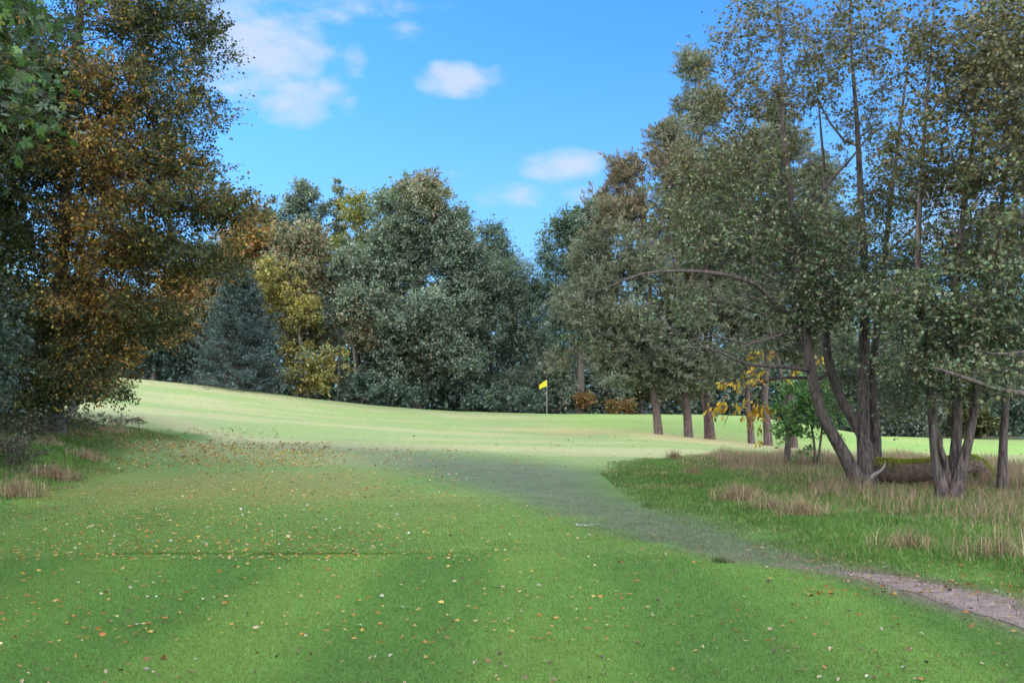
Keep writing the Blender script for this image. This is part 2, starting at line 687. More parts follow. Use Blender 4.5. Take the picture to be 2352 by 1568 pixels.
def zone_colour(x, y):
    """pigment of the turf at a place"""
    n1 = fbm2(x * .22, y * .13, 3)
    n2 = fbm2(x * .9, y * .45, 9)
    n3 = fbm2(x * .06, y * .10, 21)
    c = C_LAWN[None] * (.88 + .30 * n2)[:, None]
    # mowing stripes on the teeing ground
    u = x + .06 * (y - 6) * .3 + .10 * np.sin(y * .35)
    st = ss(-.75, .75, np.sin(u * PI / 1.12 + .55))
    tee = (1 - ss(11.3, 11.9, y + .15 * np.sin(x * .7) + .35 * (fbm2(x, y, 5) - .5)))[:, None]
    st = st * (.45 + .55 * ss(.25, .6, fbm2(x * .5, y * .22, 71)))
    ct = C_TEE[None] * (.88 + .32 * st + .26 * (n2 - .5))[:, None]
    ct[:, 0] *= 1 + .18 * st
    c = c * (1 - tee) + ct * tee
    # leaf-strewn bleached grass
    f = (ss(13, 17, y) * (1 - ss(24, 32, y)) * (1 - ss(-2, 3, x)) * ss(.35, .7, n1))[:, None]
    c = c * (1 - .5 * f) + np.array([.165, .140, .050]) * .5 * f
    # fairway
    fw = ss(23, 35, y + 5 * (n1 - .5) + .18 * np.minimum(x, 6))[:, None]
    fm = ss(.42, .60, fbm2(x * .12 + y * .02, y * .45, 31))[:, None]
    fc = C_FAIR[None] * (1 - fm) + C_FAIR2[None] * fm
    fc = fc * (.86 + .3 * n3[:, None])
    far = ss(49, 53, y)[:, None] * ss(0, 5, x)[:, None]
    fc = fc * (1 - far * .55) + np.array([.15, .26, .055]) * far * .55
    c = c * (1 - fw) + fc * fw
    tan = (1 - ss(-1.5, 1.0, poly_sdf(x, y, Z_TAN)))[:, None] * .6
    c = c * (1 - tan) + np.array([.31, .25, .125]) * tan
    for zp, zc, s0, k in ((Z_WORN, C_WORN, .55, .9), (Z_RIGHT, C_ROUGH, 1.1, 1.), (Z_LEFT, C_ROUGH * 1.1, .5, 1.)):
        d = poly_sdf(x, y, zp) + (fbm2(x * 1.6, y * 1.6, 13) - .5) * .9 + (fbm2(x * 7, y * 7, 14) - .5) * .3
        if zp is Z_WORN:
            s0 = .16 + .075 * np.clip(y - 10, 0, 30)
        m = (1 - ss(-s0, s0, d))[:, None] * k
        if zp is Z_WORN:
            m = m * (1 - .75 * ss(26, 40, y))[:, None]
            zz = zc[None] * (.75 + .5 * fbm2(x * 2.2, y * 2.2, 41))[:, None]
        else:
            zz = zc[None] * (.75 + .55 * n2)[:, None]
        c = c * (1 - m) + zz * m
    dq = poly_sdf(x, y, Z_DIRT)
    so = (ss(2.6, .0, dq + 1.1 * (fbm2(x * 1.8, y * 1.8, 19) - .5)) * ss(.30, .62, fbm2(x * 5, y * 5, 20) + .25 * ss(.8, 0, dq)) * ss(-.2, .5, poly_sdf(x, y, Z_WORN) * -1 + .25) * .85)[:, None]
    c = c * (1 - so) + np.array([.13, .105, .090]) * so
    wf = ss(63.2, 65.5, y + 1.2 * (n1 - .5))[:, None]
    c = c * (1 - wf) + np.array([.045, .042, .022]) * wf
    return np.clip(c, .01, .8)


def axis_samples(segs):
    out = []
    for a, b, n in segs:
        out.append(np.linspace(a, b, n, endpoint=False))
    out.append([segs[-1][1]])
    return np.concatenate(out)


gx = axis_samples([(-900, -200, 8), (-200, -60, 16), (-60, -25, 40), (-25, -9, 90), (-9, 11, 210), (11, 25, 80), (25, 60, 40), (60, 200, 16), (200, 900, 8)])
gy = axis_samples([(-60, -6, 14), (-6, 4, 20), (4, 14, 150), (14, 34, 190), (34, 72, 150), (72, 120, 30), (120, 400, 14), (400, 1500, 8)])
GX, GY = np.meshgrid(gx, gy)
gxf, gyf = GX.ravel(), GY.ravel()
GZ = ground(gxf, gyf)
rough_mask = np.maximum(1 - ss(-.9, .7, poly_sdf(gxf, gyf, Z_RIGHT) + (fbm2(gxf * 1.1, gyf * 1.1, 91) - .5) * 1.6), 1 - ss(-.4, .4, poly_sdf(gxf, gyf, Z_LEFT)))
GZ = GZ + rough_mask * .06 * (fbm2(gxf * 2.5, gyf * 2.5, 17) - .4)
dirt_d = poly_sdf(gxf, gyf, Z_DIRT)
GZ = GZ - .035 * (1 - ss(-.25, .05, dirt_d))
nx, ny = len(gx), len(gy)
ii, jj = np.meshgrid(np.arange(ny - 1), np.arange(nx - 1), indexing='ij')
gq = np.stack([ii * nx + jj, ii * nx + jj + 1, (ii + 1) * nx + jj + 1, (ii + 1) * nx + jj], -1).reshape(-1, 4)
gcol = zone_colour(gxf, gyf)
gcol = gcol * (1 - .30 * rough_mask)[:, None]  # rough ground darkened in colour to match the shade among its blades
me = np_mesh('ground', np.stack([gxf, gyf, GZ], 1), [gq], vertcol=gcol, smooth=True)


def ground_material():
    m, nt, N, L, out = new_mat('turf')
    a = N.new('ShaderNodeAttribute')
    a.attribute_name = 'tone'
    tc = N.new('ShaderNodeTexCoord')
    mp = N.new('ShaderNodeMapping')
    mp.inputs['Scale'].default_value = (1, .7, 1)
    L.new(tc.outputs['Object'], mp.inputs[0])
    n1 = N.new('ShaderNodeTexNoise')
    n1.inputs['Scale'].default_value = 42
    n1.inputs['Detail'].default_value = 5
    n1.inputs['Roughness'].default_value = .7
    L.new(mp.outputs[0], n1.inputs[0])
    n2 = N.new('ShaderNodeTexNoise')
    n2.inputs['Scale'].default_value = 5
    n2.inputs['Detail'].default_value = 6
    n2.inputs['Roughness'].default_value = .65
    L.new(mp.outputs[0], n2.inputs[0])
    r = N.new('ShaderNodeMapRange')
    r.inputs[1].default_value, r.inputs[2].default_value = .25, .75
    r.inputs[3].default_value, r.inputs[4].default_value = .62, 1.34
    L.new(n1.outputs[0], r.inputs[0])
    r2 = N.new('ShaderNodeMapRange')
    r2.inputs[1].default_value, r2.inputs[2].default_value = .25, .75
    r2.inputs[3].default_value, r2.inputs[4].default_value = .78, 1.2
    L.new(n2.outputs[0], r2.inputs[0])
    mm = N.new('ShaderNodeMath')
    mm.operation = 'MULTIPLY'
    L.new(r.outputs[0], mm.inputs[0])
    L.new(r2.outputs[0], mm.inputs[1])
    vm = N.new('ShaderNodeVectorMath')
    vm.operation = 'SCALE'
    L.new(a.outputs['Color'], vm.inputs[0])
    L.new(mm.outputs[0], vm.inputs['Scale'])
    b = N.new('ShaderNodeBsdfPrincipled')
    b.inputs['Roughness'].default_value = .85
    b.inputs['Specular IOR Level'].default_value = .15
    L.new(vm.outputs[0], b.inputs['Base Color'])
    bp = N.new('ShaderNodeBump')
    bp.inputs['Strength'].default_value = .5
    bp.inputs['Distance'].default_value = .03
    L.new(n1.outputs[0], bp.inputs['Height'])
    L.new(bp.outputs[0], b.inputs['Normal'])
    L.new(b.outputs[0], out.inputs[0])
    return m


gobj = tag(link('ground', me, ground_material()), kind='structure')


# ---- the bare earth path
def path_material():
    m, nt, N, L, out = new_mat('bare_earth')
    tc = N.new('ShaderNodeTexCoord')
    n1 = N.new('ShaderNodeTexNoise')
    n1.inputs['Scale'].default_value = 14
    n1.inputs['Detail'].default_value = 8
    n1.inputs['Roughness'].default_value = .75
    mp = N.new('ShaderNodeMapping')
    mp.inputs['Scale'].default_value = (.55, 1.3, 1)
    mp.inputs['Rotation'].default_value = (0, 0, .5)
    L.new(tc.outputs['Object'], mp.inputs[0])
    L.new(mp.outputs[0], n1.inputs[0])
    r = N.new('ShaderNodeValToRGB')
    r.color_ramp.elements[0].position = .32
    r.color_ramp.elements[0].color = (.085, .064, .062, 1)
    r.color_ramp.elements[1].position = .68
    r.color_ramp.elements[1].color = (.23, .18, .175, 1)
    L.new(n1.outputs[0], r.inputs[0])
    b = N.new('ShaderNodeBsdfPrincipled')
    b.inputs['Roughness'].default_value = .95
    b.inputs['Specular IOR Level'].default_value = .15
    L.new(r.outputs[0], b.inputs['Base Color'])
    bp = N.new('ShaderNodeBump')
    bp.inputs['Strength'].default_value = .8
    bp.inputs['Distance'].default_value = .03
    L.new(n1.outputs[0], bp.inputs['Height'])
    L.new(bp.outputs[0], b.inputs['Normal'])
    L.new(b.outputs[0], out.inputs[0])
    return m


px_ = np.arange(3.0, 10.5, .05)
py_ = np.arange(5.0, 13.5, .05)
PX, PY = np.meshgrid(px_, py_)
pxf, pyf = PX.ravel(), PY.ravel()
pd = poly_sdf(pxf, pyf, Z_DIRT) + (fbm2(pxf * 2, pyf * 2, 61) - .5) * .35 + (fbm2(pxf * 9, pyf * 9, 62) - .5) * .16
keep = pd < .04
nn = len(px_)
ii, jj = np.meshgrid(np.arange(len(py_) - 1), np.arange(nn - 1), indexing='ij')
pq = np.stack([ii * nn + jj, ii * nn + jj + 1, (ii + 1) * nn + jj + 1, (ii + 1) * nn + jj], -1).reshape(-1, 4)
pq = pq[keep[pq].all(1)]
used = np.unique(pq)
remap = np.full(len(pxf), -1)
remap[used] = np.arange(len(used))
ddp = poly_sdf(pxf, pyf, Z_DIRT)
pz = ground(pxf, pyf) - .035 * (1 - ss(-.25, .05, ddp)) + .006 + .012 * (fbm2(pxf * 5, pyf * 5, 63) - .4) * ss(0, .2, -pd)
PV = np.stack([pxf, pyf, pz], 1)[used]
tag(link('dirt_path', np_mesh('dirt_path', PV, [remap[pq]], smooth=True), path_material()), kind='structure')


# ------------------------------------------------------------------ grass blades
def blades(P, L, Wd, lean, col, curve=.5, seg=1):
    n = len(P)
    az = rng.uniform(0, 2 * PI, n)
    D = np.stack([np.cos(az), np.sin(az), np.zeros(n)], 1)
    fa = rng.uniform(0, 2 * PI, n)
    B = np.stack([np.cos(fa), np.sin(fa), np.zeros(n)], 1)
    up = np.array([0, 0, 1.0])
    L, Wd, lean = L[:, None], Wd[:, None], lean[:, None]
    if seg == 1:
        tip = P + up * L * np.cos(lean) + D * L * np.sin(lean)
        V = np.stack([P - B * Wd * .5, P + B * Wd * .5, tip], 1).reshape(-1, 3)
        return V, [np.arange(3 * n).reshape(n, 3)], col
    mid = P + up * L * .55 * np.cos(lean * .6) + D * L * .55 * np.sin(lean * .6)
    l2 = lean * (1 + curve)
    tip = mid + up * L * .45 * np.cos(l2) + D * L * .45 * np.sin(l2)
    V = np.stack([P - B * Wd * .5, P + B * Wd * .5, mid + B * Wd * .4, mid - B * Wd * .4, tip], 1).reshape(-1, 3)
    b = np.arange(n)[:, None] * 5
    return V, [b + np.array([[0, 1, 2, 3]]), b + np.array([[3, 2, 4]])], np.concatenate([col, col])


def make_blades(name, P, L, Wd, lean, col, mat, seg=1, curve=.5):
    V, Fs, c = blades(P, L, Wd, lean, col, curve, seg)
    return link(name, np_mesh(name, V, Fs, facecol=c), mat)


def frustum_points(n, y0, y1, p, margin=1.06, xlim=None):
    """points on the ground in view, density ~ y**-p per square metre"""
    u = rng.random(n)
    e = 2 - p
    if abs(e) < 1e-6:
        y = y0 * (y1 / y0) ** u
    else:
        y = (y0 ** e + u * (y1 ** e - y0 ** e)) ** (1 / e)
    x = (rng.random(n) * 2 - 1) * .515 * margin * y
    return x, y


# short mown turf in the foreground
x, y = frustum_points(1100000, 4.6, 27, 2.0)
d_dirt = poly_sdf(x, y, Z_DIRT)
k = (d_dirt > -.02 + .12 * rng.normal(size=len(x)))
d_w = poly_sdf(x, y, Z_WORN)
k &= (d_w > 0) | (rng.random(len(x)) < .55)
k &= rng.random(len(x)) < 1 - ss(11, 26, y)
x, y = x[k], y[k]
col = zone_colour(x, y) * (1.0 + .26 * rng.normal(size=(len(x), 1)))
col = np.clip(col * (1 + .07 * rng.normal(size=col.shape)) * 1.12, .01, .8)
dead = rng.random(len(x)) < .02
col[dead] = np.array([.26, .21, .10])
P = np.stack([x, y, ground(x, y) - .004], 1)
make_blades('mown_grass', P, rng.uniform(.014, .030, len(x)) * (1 + .02 * y) * (1 - .5 * ss(12, 26, y)), np.maximum(.0035, .00062 * y), rng.uniform(.1, 1.15, len(x)), col, M_GRASS)
tag(bpy.data.objects['mown_grass'], 'short mown green turf blades covering the striped foreground', 'grass', kind='stuff')


def scatter_in(poly, n, ymax=60):
    lo, hi = poly.min(0), poly.max(0)
    lo, hi = np.maximum(lo, [-22, 4]), np.minimum(hi, [32, ymax])
    x = rng.uniform(lo[0], hi[0], n)
    y = rng.uniform(lo[1], hi[1], n)
    d = poly_sdf(x, y, poly)
    k = (d < .32 * rng.normal(size=n) + 1.3 * (fbm2(x * 1.2, y * 1.2, 93) - .5)) & (np.abs(x) < .56 * y + .5)
    return x[k], y[k], d[k]


# longer green grass of the right-hand verge
xs, ys, cs, ls = [], [], [], []
x, y, d = scatter_in(Z_RIGHT, 700000, 34)
# the tall dry zone lies round the alders
Z_DRY = poly_world([(1640, 1050), (1800, 1046), (1960, 1052), (2352, 1080), (2700, 1092), (2700, 1300), (2352, 1275), (2260, 1222), (2120, 1195),
                    (1980, 1185), (1880, 1170), (1800, 1130), (1730, 1100), (1640, 1078), (1560, 1066), (1560, 1058)])
dd = poly_sdf(x, y, Z_DRY)
k = rng.random(len(x)) < np.clip(1.2 - y * .018, .2, 1)
x, y, d, dd = x[k], y[k], d[k], dd[k]
lum = fbm2(x * 1.3, y * 1.3, 77)
L = (.05 + .16 * lum ** 1.5 + .08 * ss(0, 1.2, -dd)) * rng.uniform(.6, 1.3, len(x)) * (.6 + .4 * ss(0, .7, -d))
col = zone_colour(x, y) * 1.05 * (1 + .25 * rng.normal(size=(len(x), 1)))
dead = rng.random(len(x)) < .06 + .25 * ss(-.6, .8, -dd) + .3 * ss(.62, .75, fbm2(x * .8, y * .8, 88))
col[dead] = pick(int(dead.sum()), [[.30, .22, .12], [.24, .16, .10], [.34, .28, .17]], [1, 1, 1])
P = np.stack([x, y, ground(x, y) - .01], 1)
o = make_blades('verge_grass', P, L, np.maximum(.005, .0007 * y) * rng.uniform(.7, 1.3, len(x)), rng.uniform(.05, .8, len(x)), np.clip(col, .01, .8), M_GRASS, 2, .6)
tag(o, 'longer green grass on the verge under the alders', 'grass', kind='stuff')

# tall dry grass
x, y, d = scatter_in(Z_DRY, 330000, 33)
clump = fbm2(x * .9, y * .9, 101)
k = rng.random(len(x)) < (.14 + .80 * ss(.40, .68, clump)) * (.2 + .8 * ss(0, 1.1, -d)) * np.clip(1.35 - y * .02, .25, 1)
x, y, d, clump = x[k], y[k], d[k], clump[k]
L = (.18 + .42 * clump) * rng.uniform(.45, 1.3, len(x)) * (.55 + .45 * ss(0, 1.2, -d))
col = pick(len(x), [[.30, .205, .14], [.25, .155, .115], [.36, .29, .19], [.17, .11, .085], [.12, .17, .06]], [3, 3, 1.4, 1.4, 4])
P = np.stack([x, y, ground(x, y) - .01], 1)
o = make_blades('dry_grass', P, L, rng.uniform(.004, .009, len(x)) + .00018 * y, np.abs(rng.normal(.2, .42, len(x))), col, M_STRAW, 2, .9)
tag(o, 'tall brown dry grass standing round the alder stems', 'grass', kind='stuff')

# left bank grass
x, y, d = scatter_in(Z_LEFT, 420000, 34)
lum = fbm2(x * 1.1, y * 1.1, 120)
L = (.07 + .24 * lum ** 1.4) * rng.uniform(.5, 1.3, len(x)) * (.3 + .7 * ss(0, 1.0, -d))
col = zone_colour(x, y) * 1.0 * (1 + .25 * rng.normal(size=(len(x), 1)))
dead = rng.random(len(x)) < .05 + .6 * ss(.60, .74, fbm2(x * .7, y * .9, 123)) + .25 * ss(27, 31, y)
col[dead] = pick(int(dead.sum()), [[.28, .20, .13], [.22, .14, .10], [.32, .26, .17]], [1, 1, 1])
P = np.stack([x, y, ground(x, y) - .01], 1)
o = make_blades('bank_grass', P, L, np.maximum(.005, .0006 * y) * rng.uniform(.7, 1.3, len(x)), rng.uniform(.05, .9, len(x)), np.clip(col, .01, .8), M_GRASS, 2, .6)
tag(o, 'rough green and dead grass on the bank under the copper tree', 'grass', kind='stuff')

# fringe along the tee step
n = 26000
x = rng.uniform(-5.2, .3, n)
y = 11.62 + np.abs(rng.normal(0, .05, n))
k = rng.random(n) < ss(-5.0, -4.3, x) * (1 - ss(-2.4, .2, x)) * ss(.30, .62, fbm2(x * 1.6, y, 8)) * (.25 + .75 * np.exp(-((x + 3.2) / 1.2) ** 2))
x, y = x[k], y[k]
P = np.stack([x, y, ground(x, y) - .005], 1)
col = C_TEE[None] * .95 * (1 + .25 * rng.normal(size=(len(x), 1))) * np.ones((1, 3))
o = make_blades('fringe_grass', P, rng.uniform(.010, .034, len(x)), np.full(len(x), .006), rng.uniform(.05, .9, len(x)), np.clip(col, .01, .8), M_GRASS, 2)
tag(o, 'line of uncut dark grass along the back edge of the tee', 'grass', kind='stuff')

# ------------------------------------------------------------------ tussocks
def tussock(label, px, py, n, h, spread, cols, w):
    b = hit(px, py)
    a = rng.uniform(0, 2 * PI, n)
    r = np.minimum(np.abs(rng.normal(0, spread, n)), 1.6 * spread)
    P = np.stack([np.cos(a) * r, np.sin(a) * r * .8, np.zeros(n)], 1)
    P[:, 2] = ground(b[0] + P[:, 0], b[1] + P[:, 1]) - b[2] - .01
    L = h * rng.uniform(.4, 1.2, n)
    lean = np.clip(np.abs(rng.normal(.5, .35, n)), 0, 1.4)
    V, Fs, c = blades(P, L, rng.uniform(.005, .010, n), lean, pick(n, cols, w), .9, 2)
    o = link('grass_tussock', np_mesh('grass_tussock', V, Fs, facecol=c), M_STRAW, loc=b)
    tag(o, label, 'tussock', 'dead grass tussocks on the rough verges')


BR = [[.20, .13, .085], [.28, .20, .12], [.34, .27, .17], [.10, .12, .05]]
tussock('small dark tussock at the top edge of the verge below the leftmost pine', 1548, 1058, 500, .42, .16, BR, [3, 1, 1, 3])
tussock('low brown tussock alone in the bright grass of the verge', 1590, 1092, 420, .30, .16, BR, [3, 2, 1, 2])
tussock('large straw coloured tussock where the verge meets the worn turf', 1695, 1152, 900, .42, .30, BR, [2, 3, 2, 1])
tussock('flattened pale tussock just right of the large straw one', 1775, 1172, 600, .36, .38, BR, [2, 2, 2, 2])
tussock('ragged pale tussock lower on the verge, nearest the alder trunk', 1842, 1188, 700, .38, .26, BR, [1, 2, 3, 2])
tussock('bleached grass clump low on the verge above the dirt path', 2090, 1262, 320, .34, .30, BR, [2, 2, 1, 3])
tussock('straggly dead grass clump at the right end of the verge', 2300, 1285, 380, .42, .34, BR, [2, 2, 1, 3])
tussock('grey brown dead grass clump under the brambles at left', 128, 1102, 900, .42, .34, BR, [3, 2, 2, 1])
tussock('pale collapsed grass clump at the lower left edge of the bank', 38, 1140, 1000, .42, .36, BR, [2, 2, 3, 2])
tussock('short pinkish dead grass clump out on the green bank', 200, 1055, 700, .36, .34, BR, [2, 2, 3, 1])

# ------------------------------------------------------------------ fallen leaves
LEAFCOLS = {'pale tan': [.27, .20, .14], 'orange': [.22, .10, .03], 'dark brown': [.06, .038, .025], 'whitish upturned': [.27, .25, .225],
            'yellow': [.24, .17, .045], 'russet': [.13, .06, .028]}


def leaf_mesh(name, L, seed):
    r = np.random.default_rng(seed)
    nx_, ny_ = 5, 3
    V = []
    cu, cv, tw = r.uniform(-1.2, 2.4), r.uniform(-.5, 1.8), r.uniform(-.8, .8)
    for i in range(nx_):
        t = i / (nx_ - 1)
        w = .32 * math.sin(PI * min(1, t * .92 + .04)) ** .7
        for j in range(ny_):
            s = j - 1
            x, yv = (t - .5), s * w
            V.append((x * L, yv * L, L * (.22 * cu * (x * x * 4 - .4) * .5 + cv * .8 * yv * yv * 4 * .5 + tw * x * yv * 1.1) + L * .10))
    q = [[i * ny_ + j, (i + 1) * ny_ + j, (i + 1) * ny_ + j + 1, i * ny_ + j + 1] for i in range(nx_ - 1) for j in range(ny_ - 1)]
    return np.array(V), np.array(q)


leaf_meshes = {}
for cn, cc in LEAFCOLS.items():
    mt = plain_material(cn.replace(' ', '_') + '_leaf', cc, .6, .4, .2)
    for v in range(4):
        V, q = leaf_mesh(cn, .058 * (1 + .22 * (v - 1.5)), v * 7 + len(cn))
        m_ = np_mesh('fallen_leaf', V, [q], smooth=True)
        m_.materials.append(mt)
        leaf_meshes[(cn, v)] = m_
LN = list(LEAFCOLS)


def fallen_spots(n):
    out = []
    while len(out) < n:
        px, py = rng.uniform(-40, 2392), rng.uniform(1000, 1600)
        dens = .22
        if py < 1290:
            dens = .16 + .84 * math.exp(-((px - 480) / 480) ** 2) * ss(1010, 1035, py)
        else:
            dens = .10 * (1.25 - .6 * px / 2352) * ss(1700, 1500, py) + .03
        dens *= .55 + .9 * vnoise(np.array([px / 90]), np.array([py / 40]), 4)[0]
        if rng.random() < dens:
            out.append((px, py))
    return out


spots = fallen_spots(3600)
W3 = []
for a, b in spots:
    h_ = hit(a, b)
    if h_[1] > 60:
        continue
    if h_[1] > 15 and (poly_sdf(h_[:1], h_[1:2], Z_RIGHT)[0] < 0 or poly_sdf(h_[:1], h_[1:2], Z_LEFT)[0] < 0):
        continue
    W3.append(h_)
# the neat rows of leaves on the tee and the pale scatter beside the worn strip
for a, b in ((1497, 1418), (1528, 1418), (1560, 1418), (1488, 1438), (1520, 1440), (1550, 1440), (1486, 1400), (1517, 1400)):
    W3.append(hit(a, b))
for a0, a1, b0, b1, cnt in ((265, 760, 1018, 1075, 2200), (420, 1050, 1030, 1150, 1000), (20, 900, 1120, 1290, 1000), (760, 1000, 1030, 1060, 120), (190, 640, 985, 1016, 260), (1850, 2352, 1268, 1375, 420), (1300, 1950, 1120, 1300, 220)):
    for _ in range(cnt):
        a, b = rng.uniform(a0, a1), b0 + (b1 - b0) * rng.random() ** 1.2
        if vnoise(np.array([a / 60]), np.array([b / 14]), 77)[0] + .35 > rng.random():
            W3.append(hit(a, b))
W3 = np.array(W3)
W3 = W3[np.argsort(W3[:, 1])]
wt = np.array([3.0, .8, 2.8, .5, .5, 2.0])
near = W3[:300]
for p in near:
    cn = LN[rng.choice(6, p=wt / wt.sum())]
    o = bpy.data.objects.new('fallen_leaf', leaf_meshes[(cn, int(rng.integers(4)))])
    COL.objects.link(o)
    o.location = (p[0], p[1], p[2] + rng.uniform(.006, .020))
    o.rotation_euler = (rng.normal(0, .42), rng.normal(0, .42), rng.uniform(0, 6.28))
    s_ = rng.uniform(.28, .66)
    o.scale = (s_, s_, s_)
    tag(o, cn + ' fallen leaf lying on the mown foreground grass', 'leaf', 'fallen leaves on the mown grass')
far_ = W3[300:]
AV, AC = Acc(), []
for p in far_:
    cn = LN[rng.choice(6, p=np.array([1.8, 3.6, .9, .7, 3.2, 1.0]) / 11.2)]
    V, q = leaf_mesh('l', max(.042, .0023 * p[1]) * rng.uniform(.6, 1.25), int(rng.integers(1000)))
    a = rng.uniform(0, 6.28)
    tl = rng.normal(0, .5)
    R1 = np.array([[math.cos(a), -math.sin(a), 0], [math.sin(a), math.cos(a), 0], [0, 0, 1]])
    R2 = np.array([[1, 0, 0], [0, math.cos(tl), -math.sin(tl)], [0, math.sin(tl), math.cos(tl)]])
    AV.add(V @ R2.T @ R1.T + p + np.array([0, 0, .022]), q)
    AC.append(np.tile(np.clip(np.array(LEAFCOLS[cn]) * (1.5 if p[1] < 34 and p[0] < 1 else .9) * (1 + .2 * rng.normal()), .02, .8), (len(q), 1)))
o = link('leaf_litter', np_mesh('leaf_litter', np.concatenate(AV.V), [np.concatenate(AV.Q[4])], facecol=np.concatenate(AC)), M_LEAF_AUT)
tag(o, 'orange and brown leaf litter scattered over the grass near the copper tree', 'leaf litter', kind='stuff')

# pale debris beside the worn strip, and a small clod of turf
b = hit(1340, 1209)
Acc_ = Acc()
for i in range(30):
    V, q = leaf_mesh('l', rng.uniform(.02, .05), int(rng.integers(1000)))
    a = rng.uniform(0, 6.28)
    R1 = np.array([[math.cos(a), -math.sin(a), 0], [math.sin(a), math.cos(a), 0], [0, 0, 1]])
    Acc_.add(V @ R1.T + np.array([rng.normal(0, .085), rng.normal(0, .06), .022]), q)
o = link('feather_scatter', Acc_.mesh('feather_scatter'), plain_material('pale_feather', (.36, .37, .39), .7), loc=b)
tag(o, 'little scatter of pale grey feathers on the grass beside the worn strip', 'feathers')
b = hit(1655, 1291)
V, Fs, c = blades(np.stack([rng.normal(0, .05, 260), rng.normal(0, .035, 260), np.full(260, -.01)], 1), rng.uniform(.03, .09, 260), np.full(260, .007),
                  rng.uniform(.1, 1.2, 260), pick(260, [[.05, .08, .02], [.07, .06, .03]], [2, 1]), .6, 2)
o = link('grass_clod', np_mesh('grass_clod', V, Fs, facecol=c), M_GRASS, loc=b)
tag(o, 'small dark clod of turf lying at the edge of the tee', 'clod')

# ================================================================== GOLF FLAG
b = gbase(1256, 62.3)
t = thing('golf_flag', 'yellow golf flag on a thin white flagstick on the green', 'golf flag', b)
hF = float(at(1259, 872, 62.3)[2] - b[2])
V, q = tube([(0, 0, -.05), (0, 0, hF)], [.011, .008], 8)
link('flagstick', np_mesh('flagstick', V, [q], smooth=True), plain_material('white_paint', (.48, .48, .46), .5), t)
fv = []
nu, nv = 9, 5
for i in range(nu):
    for j in range(nv):
        u, v = i / (nu - 1), j / (nv - 1)
        fv.append((-.012 - .46 * u, .05 * math.sin(u * 7 + v) * u, hF - .02 - v * (.40 - .12 * u) - .30 * u ** 1.3 + .03 * u * math.sin(v * 3)))
fq = np.array([[i * nv + j, i * nv + j + 1, (i + 1) * nv + j + 1, (i + 1) * nv + j] for i in range(nu - 1) for j in range(nv - 1)])
fl = link('flag', np_mesh('flag', np.array(fv), [fq], smooth=True), plain_material('yellow_cloth', (.66, .56, .03), .7, .2, .3), t)

# ================================================================== FALLEN MOSSY TRUNK
def moss_tufts(pts, n, spread):
    i = rng.integers(0, len(pts) - 1, n)
    t = rng.random(n)[:, None]
    P = pts[i][:, :3] * (1 - t) + pts[i + 1][:, :3] * t
    r = pts[i][:, 3:4]
    a = rng.normal(PI / 2, spread, n)
    ax = norm(pts[i + 1][:, :3] - pts[i][:, :3])
    side = norm(np.cross(ax, np.array([0, 0, 1.0])))
    P = P + side * np.cos(a)[:, None] * r * 1.0 + np.cross(side, ax) * np.sin(a)[:, None] * r * 1.0
    return P


t0 = at(2018, 1075, 20.6)
bs = np.array([t0[0], t0[1], float(ground(t0[0], t0[1]))])
th = thing('mossy_log', 'thick fallen trunk with green moss on top, lying between the alders', 'log', bs)
lp_ = spline(P4([(1985, 1068, 20.8, .20), (2020, 1078, 20.6, .23), (2080, 1082, 20.3, .225), (2150, 1076, 20.1, .215), (2205, 1070, 20.2, .215), (2240, 1072, 20.3, .22), (2275, 1115, 20.4, .20)]), .15)
V, q = tube(lp_[:, :3] - bs, lp_[:, 3], 14, .10, 5)
link('bole', np_mesh('bole', V, [q], smooth=True), B_MOSS, th)
n = 16000
P = moss_tufts(lp_, n, .62)
V, Fs, c = blades(P - bs, rng.uniform(.015, .05, n), np.full(n, .010), rng.uniform(.1, 1.4, n), pick(n, [[.20, .24, .02], [.12, .16, .015], [.28, .28, .03]], [2, 2, 1]))
link('moss', np_mesh('moss', V, Fs, facecol=c), M_GRASS, th)
stub = spline(P4([(1990, 1106, 20.0, .045), (2008, 1090, 19.9, .038), (2028, 1076, 19.8, .024), (2034, 1058, 19.8, .008)]), .08)
V, q = tube(stub[:, :3] - bs, stub[:, 3], 8, .12, 9)
link('broken_branch', np_mesh('broken_branch', V, [q], smooth=True), bark_material('bleached_wood', (.10, .09, .085), (.32, .30, .29), None, 12, 4), th)

# ================================================================== ALDERS (right foreground)
G_ALD = [[1.25 * v for v in q] for q in [[.050, .085, .034], [.080, .105, .042], [.034, .060, .030], [.125, .125, .055], [.105, .075, .035]]]
G_ALD_W = [3, 3, 2.2, 1.4, .5]
G_OLV = [[1.02 * v for v in q] for q in [[.095, .095, .045], [.13, .115, .055], [.060, .072, .034], [.12, .085, .045]]]
G_OLV_W = [3, 2, 3, 1]
G_ALD = [list(1.18 * (.82 * np.array(q) + .18 * np.mean(q) + np.array([0, 0, .006]))) for q in G_ALD]
alder_col = pal2(G_ALD, G_ALD_W, G_OLV, G_OLV_W, .55, .1, .8, 5, bias=lambda P: (P[:, 2] - 6.0) * .22)

LP_ALD = dict(rc=.39, dens=27, per=58, leaf=(.062, .78), bark=B_ALDER, leafmat=M_LEAF, rise=.25, tip=.0042, twig_r=.0034, twigs=9,
              droop=.35, upn=.7, flat=.7, out=.5, up=.05, spread=.06, stem_name='stem', shell=.55, thin=.66)

